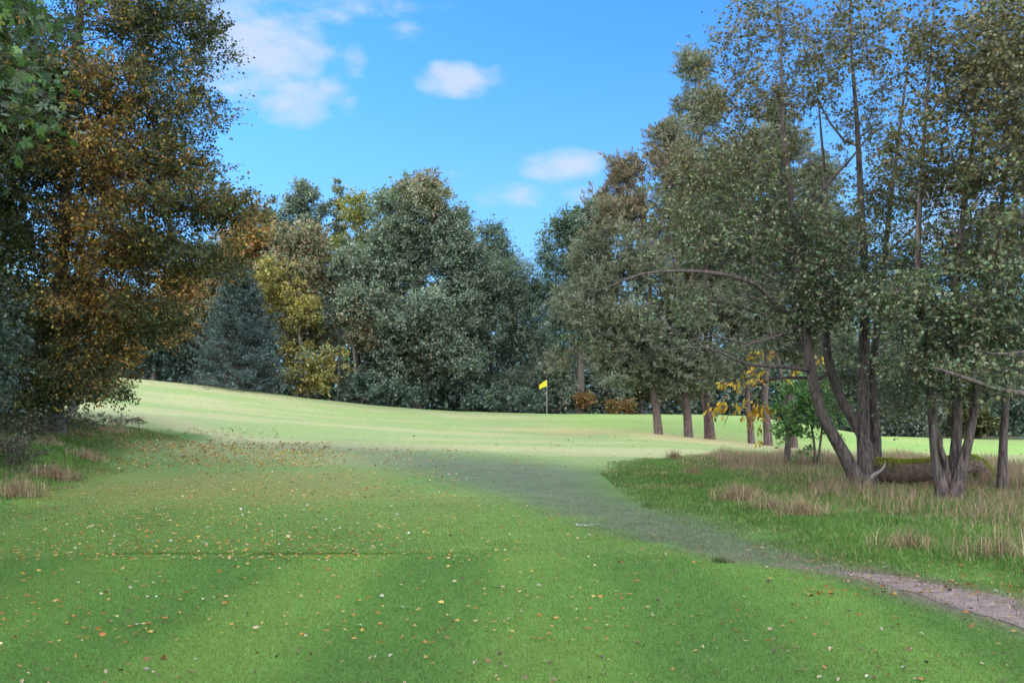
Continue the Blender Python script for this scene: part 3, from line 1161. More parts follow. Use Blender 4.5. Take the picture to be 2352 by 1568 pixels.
baseA = hit(1982, 1132)
YA = baseA[1]
stemsA = [
    P4([(1984, 1150, YA, .23), (1972, 1110, YA, .21), (1935, 1035, YA - .1, .185), (1886, 945, YA - .2, .165), (1864, 850, YA - .3, .155), (1848, 745, YA - .4, .145),
        (1828, 610, YA - .4, .11), (1815, 430, YA - .4, .085), (1798, 280, YA - .4, .06), (1793, 100, YA - .4, .035), (1780, -70, YA - .4, .012)]),
    P4([(1988, 1150, YA, .22), (1987, 1090, YA + .1, .20), (1982, 980, YA + .2, .185), (1984, 860, YA + .3, .17), (1987, 740, YA + .4, .155), (1985, 600, YA + .4, .125),
        (1976, 440, YA + .4, .10), (1968, 280, YA + .4, .07), (1955, 100, YA + .4, .04), (1950, -90, YA + .4, .012)]),
    P4([(2004, 1120, YA + .6, .20), (1990, 1020, YA + .7, .165), (1938, 930, YA + .8, .15), (1908, 850, YA + .9, .14), (1896, 760, YA + 1.0, .12), (1905, 600, YA + 1.1, .09), (1895, 420, YA + 1.1, .06), (1880, 230, YA + 1.1, .02)]),
    P4([(2012, 1120, YA + .8, .19), (2012, 1010, YA + .9, .16), (2004, 900, YA + 1., .14), (2012, 780, YA + 1., .12), (2028, 620, YA + 1.1, .10), (2050, 430, YA + 1.1, .07), (2075, 230, YA + 1.1, .04), (2100, 20, YA + 1.1, .015)]),
]
limbsA = [
    (0, P4([(1847, 745, YA - .4, .09), (1810, 722, YA - .5, .085), (1768, 684, YA - .7, .075), (1733, 651, YA - .9, .066), (1656, 629, YA - 1.1, .058), (1560, 622, YA - 1.3, .045), (1470, 630, YA - 1.5, .032), (1400, 658, YA - 1.5, .02), (1350, 672, YA - 1.5, .008)])),
    (0, P4([(1560, 622, YA - 1.3, .03), (1545, 580, YA - 1.3, .028), (1540, 520, YA - 1.3, .012)])),
    (0, P4([(1862, 850, YA - .3, .07), (1800, 842, YA - .6, .062), (1730, 838, YA - .9, .055), (1690, 826, YA - 1.1, .04), (1620, 797, YA - 1.3, .025), (1530, 803, YA - 1.4, .012)])),
    (2, P4([(1915, 870, YA + .9, .075), (1850, 868, YA + .7, .06), (1780, 870, YA + .6, .04), (1700, 905, YA + .5, .02), (1660, 985, YA + .5, .006)])),
    (0, P4([(1848, 745, YA - .4, .05), (1790, 770, YA - .8, .045), (1720, 790, YA - 1., .035), (1640, 770, YA - 1.2, .022), (1560, 790, YA - 1.3, .01)])),
    (0, P4([(1836, 660, YA - .4, .05), (1770, 640, YA - .2, .04), (1690, 590, YA, .028), (1600, 560, YA, .012)])),
    (0, P4([(1826, 540, YA - .4, .06), (1866, 462, YA - .3, .055), (1950, 370, YA - .2, .04), (2005, 300, YA - .2, .02)])),
    (0, P4([(1812, 430, YA - .4, .05), (1750, 380, YA - .6, .035), (1680, 340, YA - .8, .015)])),
    (1, P4([(1985, 640, YA + .4, .06), (2060, 560, YA + .2, .045), (2130, 500, YA, .03), (2190, 480, YA - .2, .012)])),
    (1, P4([(1972, 360, YA + .4, .05), (1905, 280, YA + .6, .035), (1850, 160, YA + .8, .015)])),
]
for y0_, x1_, y1_, r_ in ((770, 1560, 700, .030), (800, 1600, 838, .028), (745, 1640, 690, .026), (700, 1610, 655, .028), (820, 1700, 880, .022), (660, 1650, 540, .03), (720, 1480, 742, .026), (600, 1640, 470, .026)):
    x0_ = 1846 if y0_ > 650 else 1826
    limbsA.append((0, P4([(x0_, y0_, YA - .4, r_ * 1.2), (x0_ - 60, y0_ - 34, YA - .6, r_), (.5 * (x0_ + x1_), .5 * (y0_ + y1_) - 30, YA - .9 + .5 * rng.normal(), r_ * .75), (x1_ + 60, y1_ - 12, YA - 1.1, r_ * .5), (x1_, y1_ + 8, YA - 1.2, .006)])))
ellsA = [E(1780, 40, YA, 120, 95, 1.7, .36), E(1700, 90, YA, 110, 95, 1.5, .42), E(1800, 220, YA, 150, 140, 1.9, .38), E(1690, 250, YA, 120, 110, 1.6, .5),
         E(1690, 410, YA - .3, 200, 130, 1.8, .6), E(1630, 550, YA - .3, 190, 100, 1.8, .7), E(1880, 110, YA + .4, 120, 150, 1.6, .38),
         E(1960, 60, YA + .4, 100, 110, 1.5, .5), E(1850, 550, YA - .2, 180, 130, 1.8, 1.1), E(1900, 670, YA - .7, 130, 95, 1.3, 1.6),
         E(2000, 270, YA + .4, 110, 170, 1.7, .38), E(2040, 460, YA + .8, 120, 110, 1.6, .65), E(1780, 690, YA - .3, 100, 70, 1.3, .4),
         E(2040, 640, YA + .2, 120, 110, 1.6, 1.2), E(1600, 700, YA - 1., 150, 60, 1.3, .25), E(1740, 800, YA + .3, 90, 70, 1.2, .3),
         E(1950, 850, YA + 1.4, 70, 130, 1.0, .4), E(2050, 880, YA + 1.4, 60, 110, 1.0, .8), E(1560, 470, YA - .3, 90, 70, 1.3, .5)]
tree('alder_tree', 'multi-stemmed alder with a leaning left stem and long bare limbs reaching left', 'tree', baseA, stemsA, ellsA, LP_ALD.pop('leaf'), alder_col,
     limbs=limbsA, zmin=1.2, **LP_ALD)
LP_ALD['leaf'] = (.066, .78)

baseB = hit(2180, 1160)
YB = baseB[1]
stemsB = [
    P4([(2176, 1185, YB, .17), (2165, 1130, YB, .16), (2149, 1040, YB, .13), (2140, 930, YB, .115), (2127, 800, YB, .10), (2108, 620, YB, .08), (2118, 380, YB, .055), (2138, 120, YB, .03), (2150, -60, YB, .012)]),
    P4([(2186, 1185, YB + .1, .19), (2188, 1120, YB + .1, .17), (2197, 1000, YB + .2, .135), (2196, 900, YB + .2, .125), (2190, 780, YB + .2, .11), (2205, 560, YB + .2, .085), (2238, 300, YB + .2, .05), (2262, 40, YB + .2, .02)]),
    P4([(2192, 1185, YB - .1, .17), (2200, 1110, YB - .1, .15), (2226, 1010, YB - .1, .115), (2243, 900, YB - .1, .10), (2246, 780, YB, .09), (2285, 560, YB, .065), (2325, 320, YB, .04), (2350, 120, YB, .015)]),
    P4([(2180, 1110, YB, .09), (2172, 1060, YB - .1, .075), (2160, 1025, YB - .1, .065), (2163, 1000, YB - .1, .05)]),
]
ellsB = [E(2130, 90, YB, 130, 140, 1.7, .65), E(2240, 200, YB, 130, 160, 1.7, .85), E(2120, 320, YB, 120, 120, 1.6, .55), E(2210, 420, YB, 150, 110, 1.8, 1.0),
         E(2230, 590, YB, 160, 110, 1.9, 1.3), E(2110, 690, YB - .4, 140, 85, 1.4, 1.3), E(2220, 740, YB - .5, 150, 75, 1.5, 1.3), E(2120, 820, YB - .4, 100, 70, 1.0, 1.),
         E(2080, 900, YB + 1., 70, 70, .9, .8), E(2230, 840, YB - .5, 110, 55, 1.1, .9), E(2150, 900, YB - .3, 70, 50, .9, .55)]
kw = dict(LP_ALD)
lf = kw.pop('leaf')
tree('alder_tree', 'dense three-stemmed alder with a snapped stub, in front of the mossy trunk', 'tree', baseB, stemsB, ellsB, lf, alder_col,
     zmin=1.3, **kw)

baseC = hit(2303, 1142)
YC = baseC[1]
stemsC = [P4([(2303, 1160, YC, .14), (2302, 1080, YC, .125), (2306, 990, YC, .105), (2313, 880, YC, .095), (2320, 700, YC, .08), (2330, 480, YC, .06), (2345, 220, YC, .035), (2355, 0, YC, .012)])]
ellsC = [E(2330, 120, YC, 110, 160, 1.7, .9), E(2340, 340, YC, 120, 140, 1.8, .9), E(2320, 560, YC, 130, 120, 1.8, 1.1), E(2330, 740, YC - .3, 120, 90, 1.5, 1.1), E(2330, 860, YC + .5, 90, 60, 1.2, .7)]
kw['stem_name'] = 'trunk'
tree('alder_tree', 'slim single-trunk alder with knotted bark near the right edge', 'tree', baseC, stemsC, ellsC, lf, alder_col, zmin=1.6, **kw)

gx_, gy_ = 9.5, 15.6
baseD = np.array([gx_, gy_, float(ground(gx_, gy_))])
stemsD = [[np.append(baseD + np.array([0, 0, -.1]), .2), np.append(baseD + np.array([-.1, 0, 1.6]), .16), np.append(baseD + np.array([.05, .1, 4.5]), .12), np.append(baseD + np.array([.1, 0, 8.5]), .06), np.append(baseD + np.array([0, 0, 11.8]), .015)]]
limbD = [(0, [np.append(baseD + np.array([-.1, 0, 1.9]), .10)] + P4([(2440, 895, 15.4, .085), (2352, 904, 15.2, .075), (2270, 886, 15.1, .06), (2200, 862, 15., .045), (2140, 842, 15., .02)])),
         (0, [np.append(baseD + np.array([-.05, 0, 2.6]), .08)] + P4([(2440, 790, 15.4, .05), (2352, 808, 15.2, .04), (2280, 812, 15.1, .025), (2200, 790, 15., .01)]))]
ellsD = [E(2390, 200, 15.6, 130, 300, 1.8, .55), E(2400, 600, 15.6, 130, 180, 1.8, .6), E(2270, 850, 15.2, 120, 50, .8, .45), E(2310, 60, 15.6, 90, 130, 1.3, .8), E(2450, 300, 15.6, 250, 380, 2.0, .4)]
tree('alder_tree', 'alder beyond the right edge, only its dark limb and overhanging leaves showing', 'tree', baseD, stemsD, ellsD, lf, alder_col, limbs=limbD, zmin=1.6, **kw)

# sapling between the first alder and the pines
bS = hit(1870, 1085)
YS = bS[1]
G_SAP = [[.060, .150, .034], [.090, .200, .045], [.040, .105, .030], [.17, .20, .04]]
sap_st = [P4([(1868, 1092, YS, .045), (1872, 1040, YS, .035), (1862, 970, YS, .028), (1845, 900, YS, .018), (1838, 870, YS, .008)]),
          P4([(1874, 1092, YS, .04), (1884, 1020, YS, .03), (1890, 950, YS, .022), (1885, 890, YS, .01)])]
tree('green_sapling', 'young bright green two-stemmed sapling in the dry grass left of the leaning alder stem', 'sapling', bS, sap_st,
     [E(1840, 925, YS, 62, 52, .8, 1.), E(1880, 900, YS + .3, 45, 45, .7, 1.), E(1820, 985, YS, 45, 35, .6, .6), E(1900, 960, YS, 40, 40, .6, .6), E(1872, 1030, YS, 30, 22, .4, .25)],
     (.075, .62), pal(G_SAP, [3, 3, 2, .5]), B_DARK, M_LEAF, rc=.26, dens=60, per=44, rise=.4, tip=.004, twig_r=.003, twigs=5, stem_name='stem', droop=.2, upn=.9, zmin=.4, step=.2, flare=.1)

# cherry with hanging yellow leaves
bY = hit(1790, 1058)
YY = 27.0
bY = gbase(1800, YY)
G_YEL = [[.48, .30, .02], [.42, .22, .015], [.38, .30, .04], [.16, .16, .03]]
cst = [[np.append(bY + np.array([0, 0, -.1]), .085), np.append(bY + np.array([.1, 0, 1.2]), .07), np.append(at(1795, 860, YY), .055), np.append(at(1770, 760, YY), .035), np.append(at(1750, 690, YY), .01)]]
tree('cherry_tree', 'slender tree with drooping yellow leaves hanging in front of the pine trunks', 'tree', bY, cst,
     [E(1715, 895, YY, 62, 55, .9, .55), E(1680, 940, YY, 45, 22, .5, .9), E(1760, 840, YY, 70, 40, .9, .5), E(1870, 850, YY, 60, 35, .8, .4), E(1735, 950, YY, 40, 30, .5, .4)],
     (.15, .42), pal(G_YEL, [3, 2, 1.5, 1]), B_DARK, M_LEAF_AUT, rc=.34, dens=11, per=17, rise=-.2, tip=.005, twig_r=.004, twigs=5, droop=1.3, upn=.2, hang=.5, zmin=1.2, flare=.2)

# ================================================================== PINES
G_PIN = [[.098, .118, .078], [.135, .148, .095], [.062, .082, .060], [.145, .125, .085]]
G_PIN_W = [3, 2.4, 2.4, .9]
pine_col = pal2(G_PIN, G_PIN_W, [[.13, .095, .065], [.15, .12, .07], [.10, .095, .055]], [2, 1, 2], .45, .9, .6, 8)
LP_PIN = dict(rc=.58, dens=7.5, per=190, bark=B_PINE, leafmat=M_NEEDLE, rise=.1, tip=.010, rmin=.012, twigs=12, tuft=True, upn=.2, flat=.8, out=.4, up=.45,
              spread=.05, lobe=.8, sub=6, shell=.5)


def pine(label, px, py_base, Y, lean, rad, top, ells, **kw):
    rad *= .80
    b = gbase(px, Y)
    tp = at(px + lean, top, Y + .5)
    p1 = at(px - 8 + lean * .1, py_base - 120, Y)
    p2 = at(px + lean * .5, .5 * (py_base - 120 + top), Y + .3)
    st = [[np.append(b + np.array([0, 0, -.2]), rad), np.append(b * .5 + p1 * .5, rad * .95), np.append(p1, rad * .82), np.append(p2, rad * .45), np.append(tp, .03)]]
    k = dict(LP_PIN)
    k.update(kw)
    return tree('pine_tree', label, 'tree', b, st, ells, k.pop('leaf', (.21, .19)), k.pop('colfn', pine_col), group='pines on the fairway ridge', zmin=k.pop('zmin', 3.0), flare=.25, **k)


pine('bushy low-crowned pine with a leaning trunk, leftmost of the pines', 1512, 1000, 46.8, -40, .24, 380,
     [E(1400, 835, 47, 135, 60, 2.6), E(1365, 700, 47.5, 95, 95, 2.5), E(1350, 610, 48, 60, 50, 1.8), E(1480, 760, 46.5, 150, 95, 2.8), E(1500, 855, 46.2, 110, 45, 2.2), E(1450, 620, 47, 130, 90, 2.8), E(1440, 500, 47.5, 85, 90, 2.0), E(1437, 415, 47.5, 32, 45, .9), E(1540, 840, 46, 70, 45, 1.8)])
pine('straight pine with a pale pinkish trunk, second from the left', 1580, 1006, 47.3, 20, .25, 300,
     [E(1600, 845, 46.6, 105, 55, 2.2), E(1690, 840, 47, 80, 55, 2.0), E(1590, 700, 47.5, 110, 90, 2.5), E(1570, 540, 48, 110, 100, 2.5), E(1560, 400, 48, 80, 90, 2.0), E(1545, 320, 48, 40, 50, 1.2)])
pine('dark pine whose trunk stands close behind its paler neighbour', 1622, 1006, 49.2, 60, .17, 330,
     [E(1690, 700, 50, 90, 120, 2.4), E(1680, 520, 50, 90, 120, 2.3), E(1680, 400, 50, 60, 70, 1.6)])
pine('thin-barked pine directly in front of the dark trunk', 1634, 1010, 48.0, -30, .20, 180,
     [E(1640, 850, 48, 50, 40, 1.5), E(1640, 620, 49, 110, 130, 2.5), E(1625, 430, 49, 90, 110, 2.2), E(1605, 270, 49, 62, 90, 1.7), E(1594, 170, 49, 26, 45, .8)])
pine('slender pale-trunked pine left of the thick dark one', 1724, 1018, 47.5, 10, .19, 260,
     [E(1740, 720, 48, 90, 110, 2.2), E(1740, 540, 48.5, 90, 110, 2.2), E(1735, 380, 48.5, 60, 90, 1.6)])
pine('thick dark-trunked pine, rightmost beside the green sapling', 1762, 1020, 48.5, 30, .25, 200,
     [E(1820, 740, 49, 100, 110, 2.4), E(1810, 560, 49, 100, 110, 2.4), E(1800, 400, 49, 70, 100, 1.8), E(1790, 280, 49, 40, 60, 1.1)])
pine('pine half hidden behind the leaning alder stem', 1822, 1020, 50.5, 40, .2, 330,
     [E(1880, 760, 51, 90, 100, 2.3), E(1890, 580, 51, 90, 110, 2.3), E(1870, 430, 51, 60, 90, 1.6)])

# ================================================================== BACKGROUND TREES
DKG = [[1.3 * v for v in q] for q in [[.040, .068, .042], [.058, .088, .052], [.030, .050, .036], [.080, .098, .055]]]
GRY = [[1.3 * v for v in q] for q in [[.065, .090, .058], [.090, .112, .070], [.045, .066, .046], [.12, .125, .075]]]
YLW = [[.25, .225, .075], [.19, .195, .075], [.11, .135, .055], [.30, .24, .06]]
RED = [[1.3 * v for v in q] for q in [[.15, .11, .07], [.12, .12, .07], [.075, .10, .06], [.19, .12, .075]]]
TAN = [[.28, .17, .06], [.22, .15, .06], [.13, .12, .05], [.33, .20, .06]]
NAVY = [[1.3 * v for v in q] for q in [[.026, .046, .040], [.040, .064, .055], [.055, .085, .075], [.02, .034, .03]]]
DKG, GRY = [[list(k_ * (.85 * np.array(q) + .15 * np.mean(q) + np.array([0, .002, .010]))) for q in P_] for P_, k_ in ((DKG, 1.22), (GRY, 1.30))]
GR = 'trees along the back of the fairway'
LP_BG = dict(rc=.66, dens=9.5, per=95, lobe=1.15, sub=8, bark=B_DARK, leafmat=M_LEAF, rise=.4, tip=.012, rmin=.016, twigs=8, k_big=8, wander=.1,
             droop=.3, upn=.75, spread=.12, shell=.5)


def bg(name, label, px, Y, top, ells, colfn, rad=.22, lean=0, leaf=(.17, .68), **kw):
    b = gbase(px, Y)
    tp = at(px + lean, top + 30, Y)
    d = tp - b
    st = [[np.append(b + np.array([0, 0, -.2]), rad), np.append(b + d * .25 + np.array([.1, 0, 0]), rad * .85), np.append(b + d * .55 - np.array([.12, 0, 0]), rad * .55), np.append(b + d * .9, .04)]]
    k = dict(LP_BG)
    k.update(kw)
    return tree(name, label, 'tree', b, st, ells, leaf, colfn, group=GR, zmin=k.pop('zmin', 1.6), flare=.3, **k)


# the big central maple
bg('maple_tree', 'tallest broad grey-green maple in the middle of the back row', 960, 70, 405,
   [E(965, 490, 70, 112, 85, 3.6), E(905, 545, 70, 60, 90, 2.6), E(1035, 545, 70, 58, 90, 2.6), E(960, 600, 70, 132, 100, 4.2), E(930, 740, 69, 170, 105, 4.8), E(1010, 830, 68.5, 120, 85, 3.6), E(1035, 720, 69.5, 85, 110, 3.2), E(880, 860, 68.5, 90, 70, 3.0), E(1060, 640, 71, 62, 110, 2.6), E(860, 640, 71, 60, 110, 2.6), E(965, 440, 70, 45, 28, 1.6)],
   pal2(GRY, [3, 2.4, 2, .8], RED, [1, 2, 2, .6], .4, 1.1, .6, 3, bias=lambda P: (P[:, 2] - 12) * .05), rad=.3, bark=B_GREY)
bg('willow_tree', 'rounded dark green willow with fine leaves, right of the tallest maple', 1180, 71, 585,
   [E(1190, 670, 71, 85, 80, 2.9), E(1180, 790, 70.5, 105, 100, 3.4), E(1180, 890, 70, 95, 60, 2.8), E(1130, 660, 71.5, 70, 80, 2.4), E(1235, 690, 71.5, 45, 80, 2.0)],
   pal2(DKG, [3, 3, 2, 1], GRY, [3, 2, 2, 1], .4, .3, .6, 12), leaf=(.15, .4), rad=.25, hang=.25)
bg('oak_tree', 'sparse-topped oak poking up behind the willow', 1125, 75, 522,
   [E(1130, 560, 75, 40, 36, 1.6, .7), E(1130, 620, 75, 60, 50, 2.4), E(1110, 720, 75, 70, 90, 2.6)], pal(DKG, [3, 3, 2, 1]), rad=.2)
bg('spruce_spire', 'narrow dark conifer between the willow and the oaks', 1278, 73, 545,
   [E(1278, 600, 73, 22, 50, .9), E(1280, 700, 73, 34, 80, 1.4), E(1282, 820, 73, 42, 90, 1.7)], pal(NAVY, [3, 2, 1, 2]), leaf=(.16, .3), leafmat=M_NEEDLE, rad=.2, hang=.3)
bg('oak_tree', 'dark oak with a knobbly top left of the pine crowns', 1330, 66, 490,
   [E(1300, 540, 66, 58, 48, 2.4), E(1370, 510, 66, 62, 50, 2.4), E(1340, 620, 66, 95, 80, 3.2), E(1330, 740, 66, 70, 80, 2.6)], pal(DKG, [3, 3, 2, 1]), rad=.28)
bg('elder_bush', 'grey-green bush right of the flag under the leftmost pine', 1285, 67, 800,
   [E(1280, 860, 67, 42, 55, 1.5), E(1300, 910, 67, 50, 38, 1.5), E(1400, 900, 68, 55, 35, 1.6)], pal(GRY, [2, 2, 2, 1]), rad=.08, zmin=.3)
bg('orange_bush', 'low orange-red bush behind the green, right of the flag', 1385, 65.5, 905,
   [E(1350, 922, 65.5, 24, 8, .7, .3), E(1400, 936, 65.5, 50, 7, .9, .3)], pal([[.24, .11, .05], [.22, .15, .05], [.15, .07, .04], [.12, .13, .05]], [2, 2, 1, 2]),
   rad=.05, leafmat=M_LEAF_AUT, zmin=.1, rc=.42, dens=7, lobe=.3, per=45)
bg('hazel_bush', 'olive bush behind the green between the first two pine trunks', 1470, 70, 840,
   [E(1470, 890, 70, 80, 55, 2.2), E(1550, 870, 71, 70, 75, 2.2)], pal([[.10, .11, .04], [.15, .14, .04], [.06, .08, .035]], [2, 1, 2]), rad=.1, zmin=.4)
# left part of the row
bg('poplar_tree', 'tall grey-green poplar with upright pointed tops, left of the yellow-topped tree', 690, 76, 412,
   [E(685, 475, 76, 38, 60, 1.6), E(725, 510, 76, 45, 70, 1.9), E(645, 540, 76, 55, 90, 2.2), E(690, 640, 76, 100, 110, 3.2), E(600, 620, 76, 60, 100, 2.4)], pal(GRY, [3, 2, 3, .5]), rad=.22, rise=1.2, up=.8, lobe=.6, rc=.55)
bg('birch_tree', 'thin spire of a pale sparse birch above its neighbours', 778, 77, 405,
   [E(777, 455, 77, 14, 48, .6, .9), E(775, 540, 77, 22, 50, 1.0, .9), E(775, 640, 77, 30, 60, 1.3)], pal(GRY, [3, 3, 1, 1]), rad=.12, bark=B_GREY, rise=1.2, up=.6, rc=.4, lobe=0.)
bg('lime_tree', 'round-topped yellow-green lime tree left of the tallest maple', 820, 74, 450,
   [E(825, 495, 74, 42, 42, 1.8), E(815, 570, 74, 48, 60, 2.0), E(820, 660, 74, 75, 100, 2.6)], pal2(DKG, [3, 2, 3, 1], [[.24, .22, .04], [.18, .18, .04], [.10, .13, .04]], [2, 2, 1], .5, .2, .6, 20), rad=.2)
bg('maple_tree', 'smaller red-tipped maple in front of the poplar', 690, 68.5, 522,
   [E(690, 570, 68.5, 60, 50, 2.1), E(640, 610, 68.8, 50, 50, 1.9), E(700, 660, 68.5, 75, 80, 2.5), E(700, 760, 69, 60, 80, 2.4)], pal(RED, [2, 3, 3, 1]), rad=.14, bark=B_GREY)
bg('maple_tree', 'slim maple with reddish top and a bare pale stem showing, left of the tallest maple', 812, 66.5, 560,
   [E(790, 600, 66.8, 38, 40, 1.5), E(830, 640, 66.8, 40, 50, 1.6), E(795, 700, 66.8, 62, 60, 2.2), E(850, 760, 67, 50, 60, 2.0)], pal2(GRY, [2, 3, 2, 1], RED, [2, 2, 2, 1], .5, .3, .6, 30), rad=.12, bark=B_GREY)
bg('field_maple', 'golden-yellow drooping tree between the blue spruce and the tallest maple', 690, 65.5, 590,
   [E(650, 650, 66.5, 70, 50, 2.0, .6), E(700, 740, 66, 52, 85, 1.8, .5), E(690, 850, 65, 45, 60, 1.5, .45), E(745, 830, 64.8, 50, 28, 1.2, .5), E(715, 880, 64.5, 38, 26, 1.0, .6), E(620, 700, 67, 30, 50, 1.4, .6)],
   pal2(YLW, [3, 3, 1.5, 2], GRY, [1, 2, 2, 2], .5, .45, .5, 44), rad=.14, leafmat=M_LEAF_AUT, hang=.35, rc=.5, dens=10, per=75)
bg('beech_tree', 'tan-orange beech showing between the copper tree and the blue spruce', 400, 66, 560,
   [E(420, 660, 66, 55, 60, 2.0), E(395, 750, 65.5, 60, 60, 2.2), E(330, 800, 65, 55, 45, 1.8), E(560, 560, 70, 70, 70, 2.0)], pal(TAN, [3, 2, 2, 2]), rad=.2, leafmat=M_LEAF_AUT)
bg('ash_tree', 'grey-green tree rising behind the blue spruce', 520, 75, 540,
   [E(520, 610, 75, 75, 60, 2.4), E(500, 720, 75, 90, 100, 2.8), E(580, 690, 75, 60, 90, 2.4), E(440, 700, 75, 60, 90, 2.4)], pal2(GRY, [3, 2, 2, 1], TAN, [1, 2, 2, .5], .4, .7, .6, 61), rad=.2)
bg('holly_tree', 'dark green holly low in the gap left of the blue spruce', 350, 64.6, 770,
   [E(340, 830, 65, 85, 40, 1.8), E(430, 835, 64.8, 60, 45, 1.6), E(280, 800, 65, 60, 50, 1.8)], pal(NAVY, [2, 2, 1, 2]), rad=.14, zmin=.3)
bg('laurel_bush', 'dark bush at the foot of the tallest maple', 830, 66, 880,
   [E(830, 910, 66, 62, 30, 1.6), E(930, 925, 66.5, 50, 24, 1.5)], pal(DKG, [3, 3, 2, .5]), rad=.06, zmin=.1, rc=.45)
bg('laurel_bush', 'dark bush along the willow foot, left of the flag', 1130, 66.5, 900,
   [E(1110, 930, 66.5, 60, 18, 1.4), E(1210, 930, 66.5, 55, 18, 1.4)], pal(DKG, [3, 3, 2, .5]), rad=.06, zmin=.1, rc=.45)
# far right, behind the alders
for lb, px, Y, top, rx, cc in (('dark evergreen behind the alders, nearest the pines', 1930, 72, 700, 110, DKG),
                               ('dark broadleaf behind the snapped alder, over the mossy log', 2090, 70, 640, 110, GRY),
                               ('olive broadleaf behind the slim alder trunk at right', 2240, 72, 660, 110, [[.10, .11, .045], [.15, .14, .05], [.06, .08, .035], [.05, .07, .03]]),
                               ('dark green tree at the far right behind the fairway', 2370, 70, 650, 110, DKG)):
    bg('woodland_tree', lb, px, Y, top, [E(px, top + 100, Y, rx * .8, 100, 2.8), E(px, top + 220, Y, rx, 110, 3.2), E(px, 960, Y - 1, rx, 55, 2.6)], pal(cc, [3, 2, 2, 1]), rad=.22, dens=6, zmin=.8)

# blue spruce
def spruce(label, px, Y, top, halfw):
    b = gbase(px, Y)
    hT = at(px, top, Y)[2] - b[2]
    Rm = halfw * Y / F
    t = thing('blue_spruce', label, 'tree', b, GR)
    V, q = tube([(0, 0, -.2), (.02, 0, hT * .5), (0, 0, hT * .98)], [.16, .10, .02], 8, .04)
    link('trunk', np_mesh('trunk', V, [q], smooth=True), B_DARK, t)
    S, D, LEN = [], [], []
    nb = 620
    for i in range(nb):
        f = (i / nb) ** .85
        f = .86 * (math.floor(f * 14) + .5) / 14 + .14 * f
        z = hT * (.02 + .97 * f)
        r = Rm * ((1 - f) ** .8) * rng.uniform(.7, 1.12) + .12
        a = i * 2.39996 + rng.normal(0, .25)
        S.append((0, 0, z))
        D.append((math.cos(a), math.sin(a), rng.normal(-.16 + .55 * f, .1)))
        LEN.append(r)
    S, D, LEN = np.array(S), np.array(D), np.array(LEN)
    per = 60
    bi = np.repeat(np.arange(nb), per)
    tt = rng.uniform(.15, 1, len(bi)) ** .7
    sag = np.zeros((len(bi), 3))
    sag[:, 2] = -.16 * LEN[bi] * np.sin(tt * PI * .8) + .12 * LEN[bi] * tt ** 3
    C = S[bi] + D[bi] * (LEN[bi] * tt)[:, None] + sag
    side = norm(np.cross(D, np.array([0, 0, 1.0])))
    sp = rng.normal(0, 1, len(bi)) * .16 * LEN[bi] * (1.15 - tt)
    C = C + side[bi] * sp[:, None] + rng.normal(size=C.shape) * .035
    m = 4
    C = np.repeat(C, m, 0)
    Dd = np.repeat(norm(D[bi] + side[bi] * np.sign(sp)[:, None] * .6), m, 0)
    A = norm(Dd + rng.normal(size=C.shape) * .5 - np.array([0, 0, .15]))
    n = len(C)
    L = rng.uniform(.10, .20, n)
    V, Fc = leaf_kites(C, A, rng.normal(size=C.shape) * .5 + np.array([0, 0, .8]), L, L * .22)
    cc = pick(n, [[.058, .090, .092], [.10, .145, .146], [.034, .054, .056], [.15, .20, .20]], [3, 2, 3, 1])
    link('crown', np_mesh('crown', V, [Fc], facecol=cc), M_NEEDLE, t)
    V2, q2 = seg_tubes(S, S + D * LEN[:, None] * .9, .018, .006)
    link('boughs', np_mesh('boughs', V2, [q2]), B_DARK, t)


spruce('broad blue-grey spruce at the left of the back row', 545, 63.6, 606, 128)

# the far wood that closes every gap behind the row
n = 130000
x = rng.uniform(-75, 75, n)
yy = 84 + 8 * rng.random(n) + .002 * x * x
hgt = 9.5 + 2.5 * np.sin(x * .23) + 1.6 * np.sin(x * .61 + 1) + 1.5 * np.sin(x * 1.3)
hgt = hgt * (1 - .45 * np.exp(-((x - 5.5) / 4) ** 2))
zz = rng.random(n) ** 1.35 * hgt
P = np.stack([x, yy, ground(x, yy) + zz], 1)
A = rng.normal(size=P.shape)
L = rng.uniform(.3, .6, n)
V, Fc = leaf_kites(P, A, rng.normal(size=P.shape) + np.array([0, -.3, .6]), L, L * .75)
o = link('far_wood', np_mesh('far_wood', V, [Fc], facecol=pick(n, DKG, [3, 2, 3, .6])), M_LEAF)
tag(o, 'dark wood closing the view behind the row of trees', 'wood', kind='stuff')

# ================================================================== LEFT SIDE
bL = gbase(130, 29.5)
AUT_G = [[.046, .066, .024], [.068, .084, .028], [.030, .048, .020], [.105, .10, .032]]
AUT_O = [[.26, .145, .035], [.29, .19, .04], [.20, .105, .032], [.14, .105, .032], [.32, .235, .05]]
copper_col = pal2(AUT_G, [3, 2, 2.5, 1.2], AUT_O, [2.4, 1.8, 2, 2, .6], .42, .92, 1.15, 55,
                  bias=lambda P: 1.25 * np.exp(-((P[:, 0] + 11.3) / 1.4) ** 2) - .8 * ss(4.9, 2.3, P[:, 2]) - .55 * ss(-12.2, -13.8, P[:, 0]) * 1.6 + .25 * ss(-10.5, -8.0, P[:, 0]))
YL = 28.5
cst = [[np.append(bL + np.array([0, 0, -.2]), .26), np.append(bL + np.array([0, 0, 1.2]), .21), np.append(at(140, 640, YL + .8), .19), np.append(at(160, 300, YL + .5), .14), np.append(at(190, -60, YL), .09), np.append(at(200, -330, YL), .02)]]
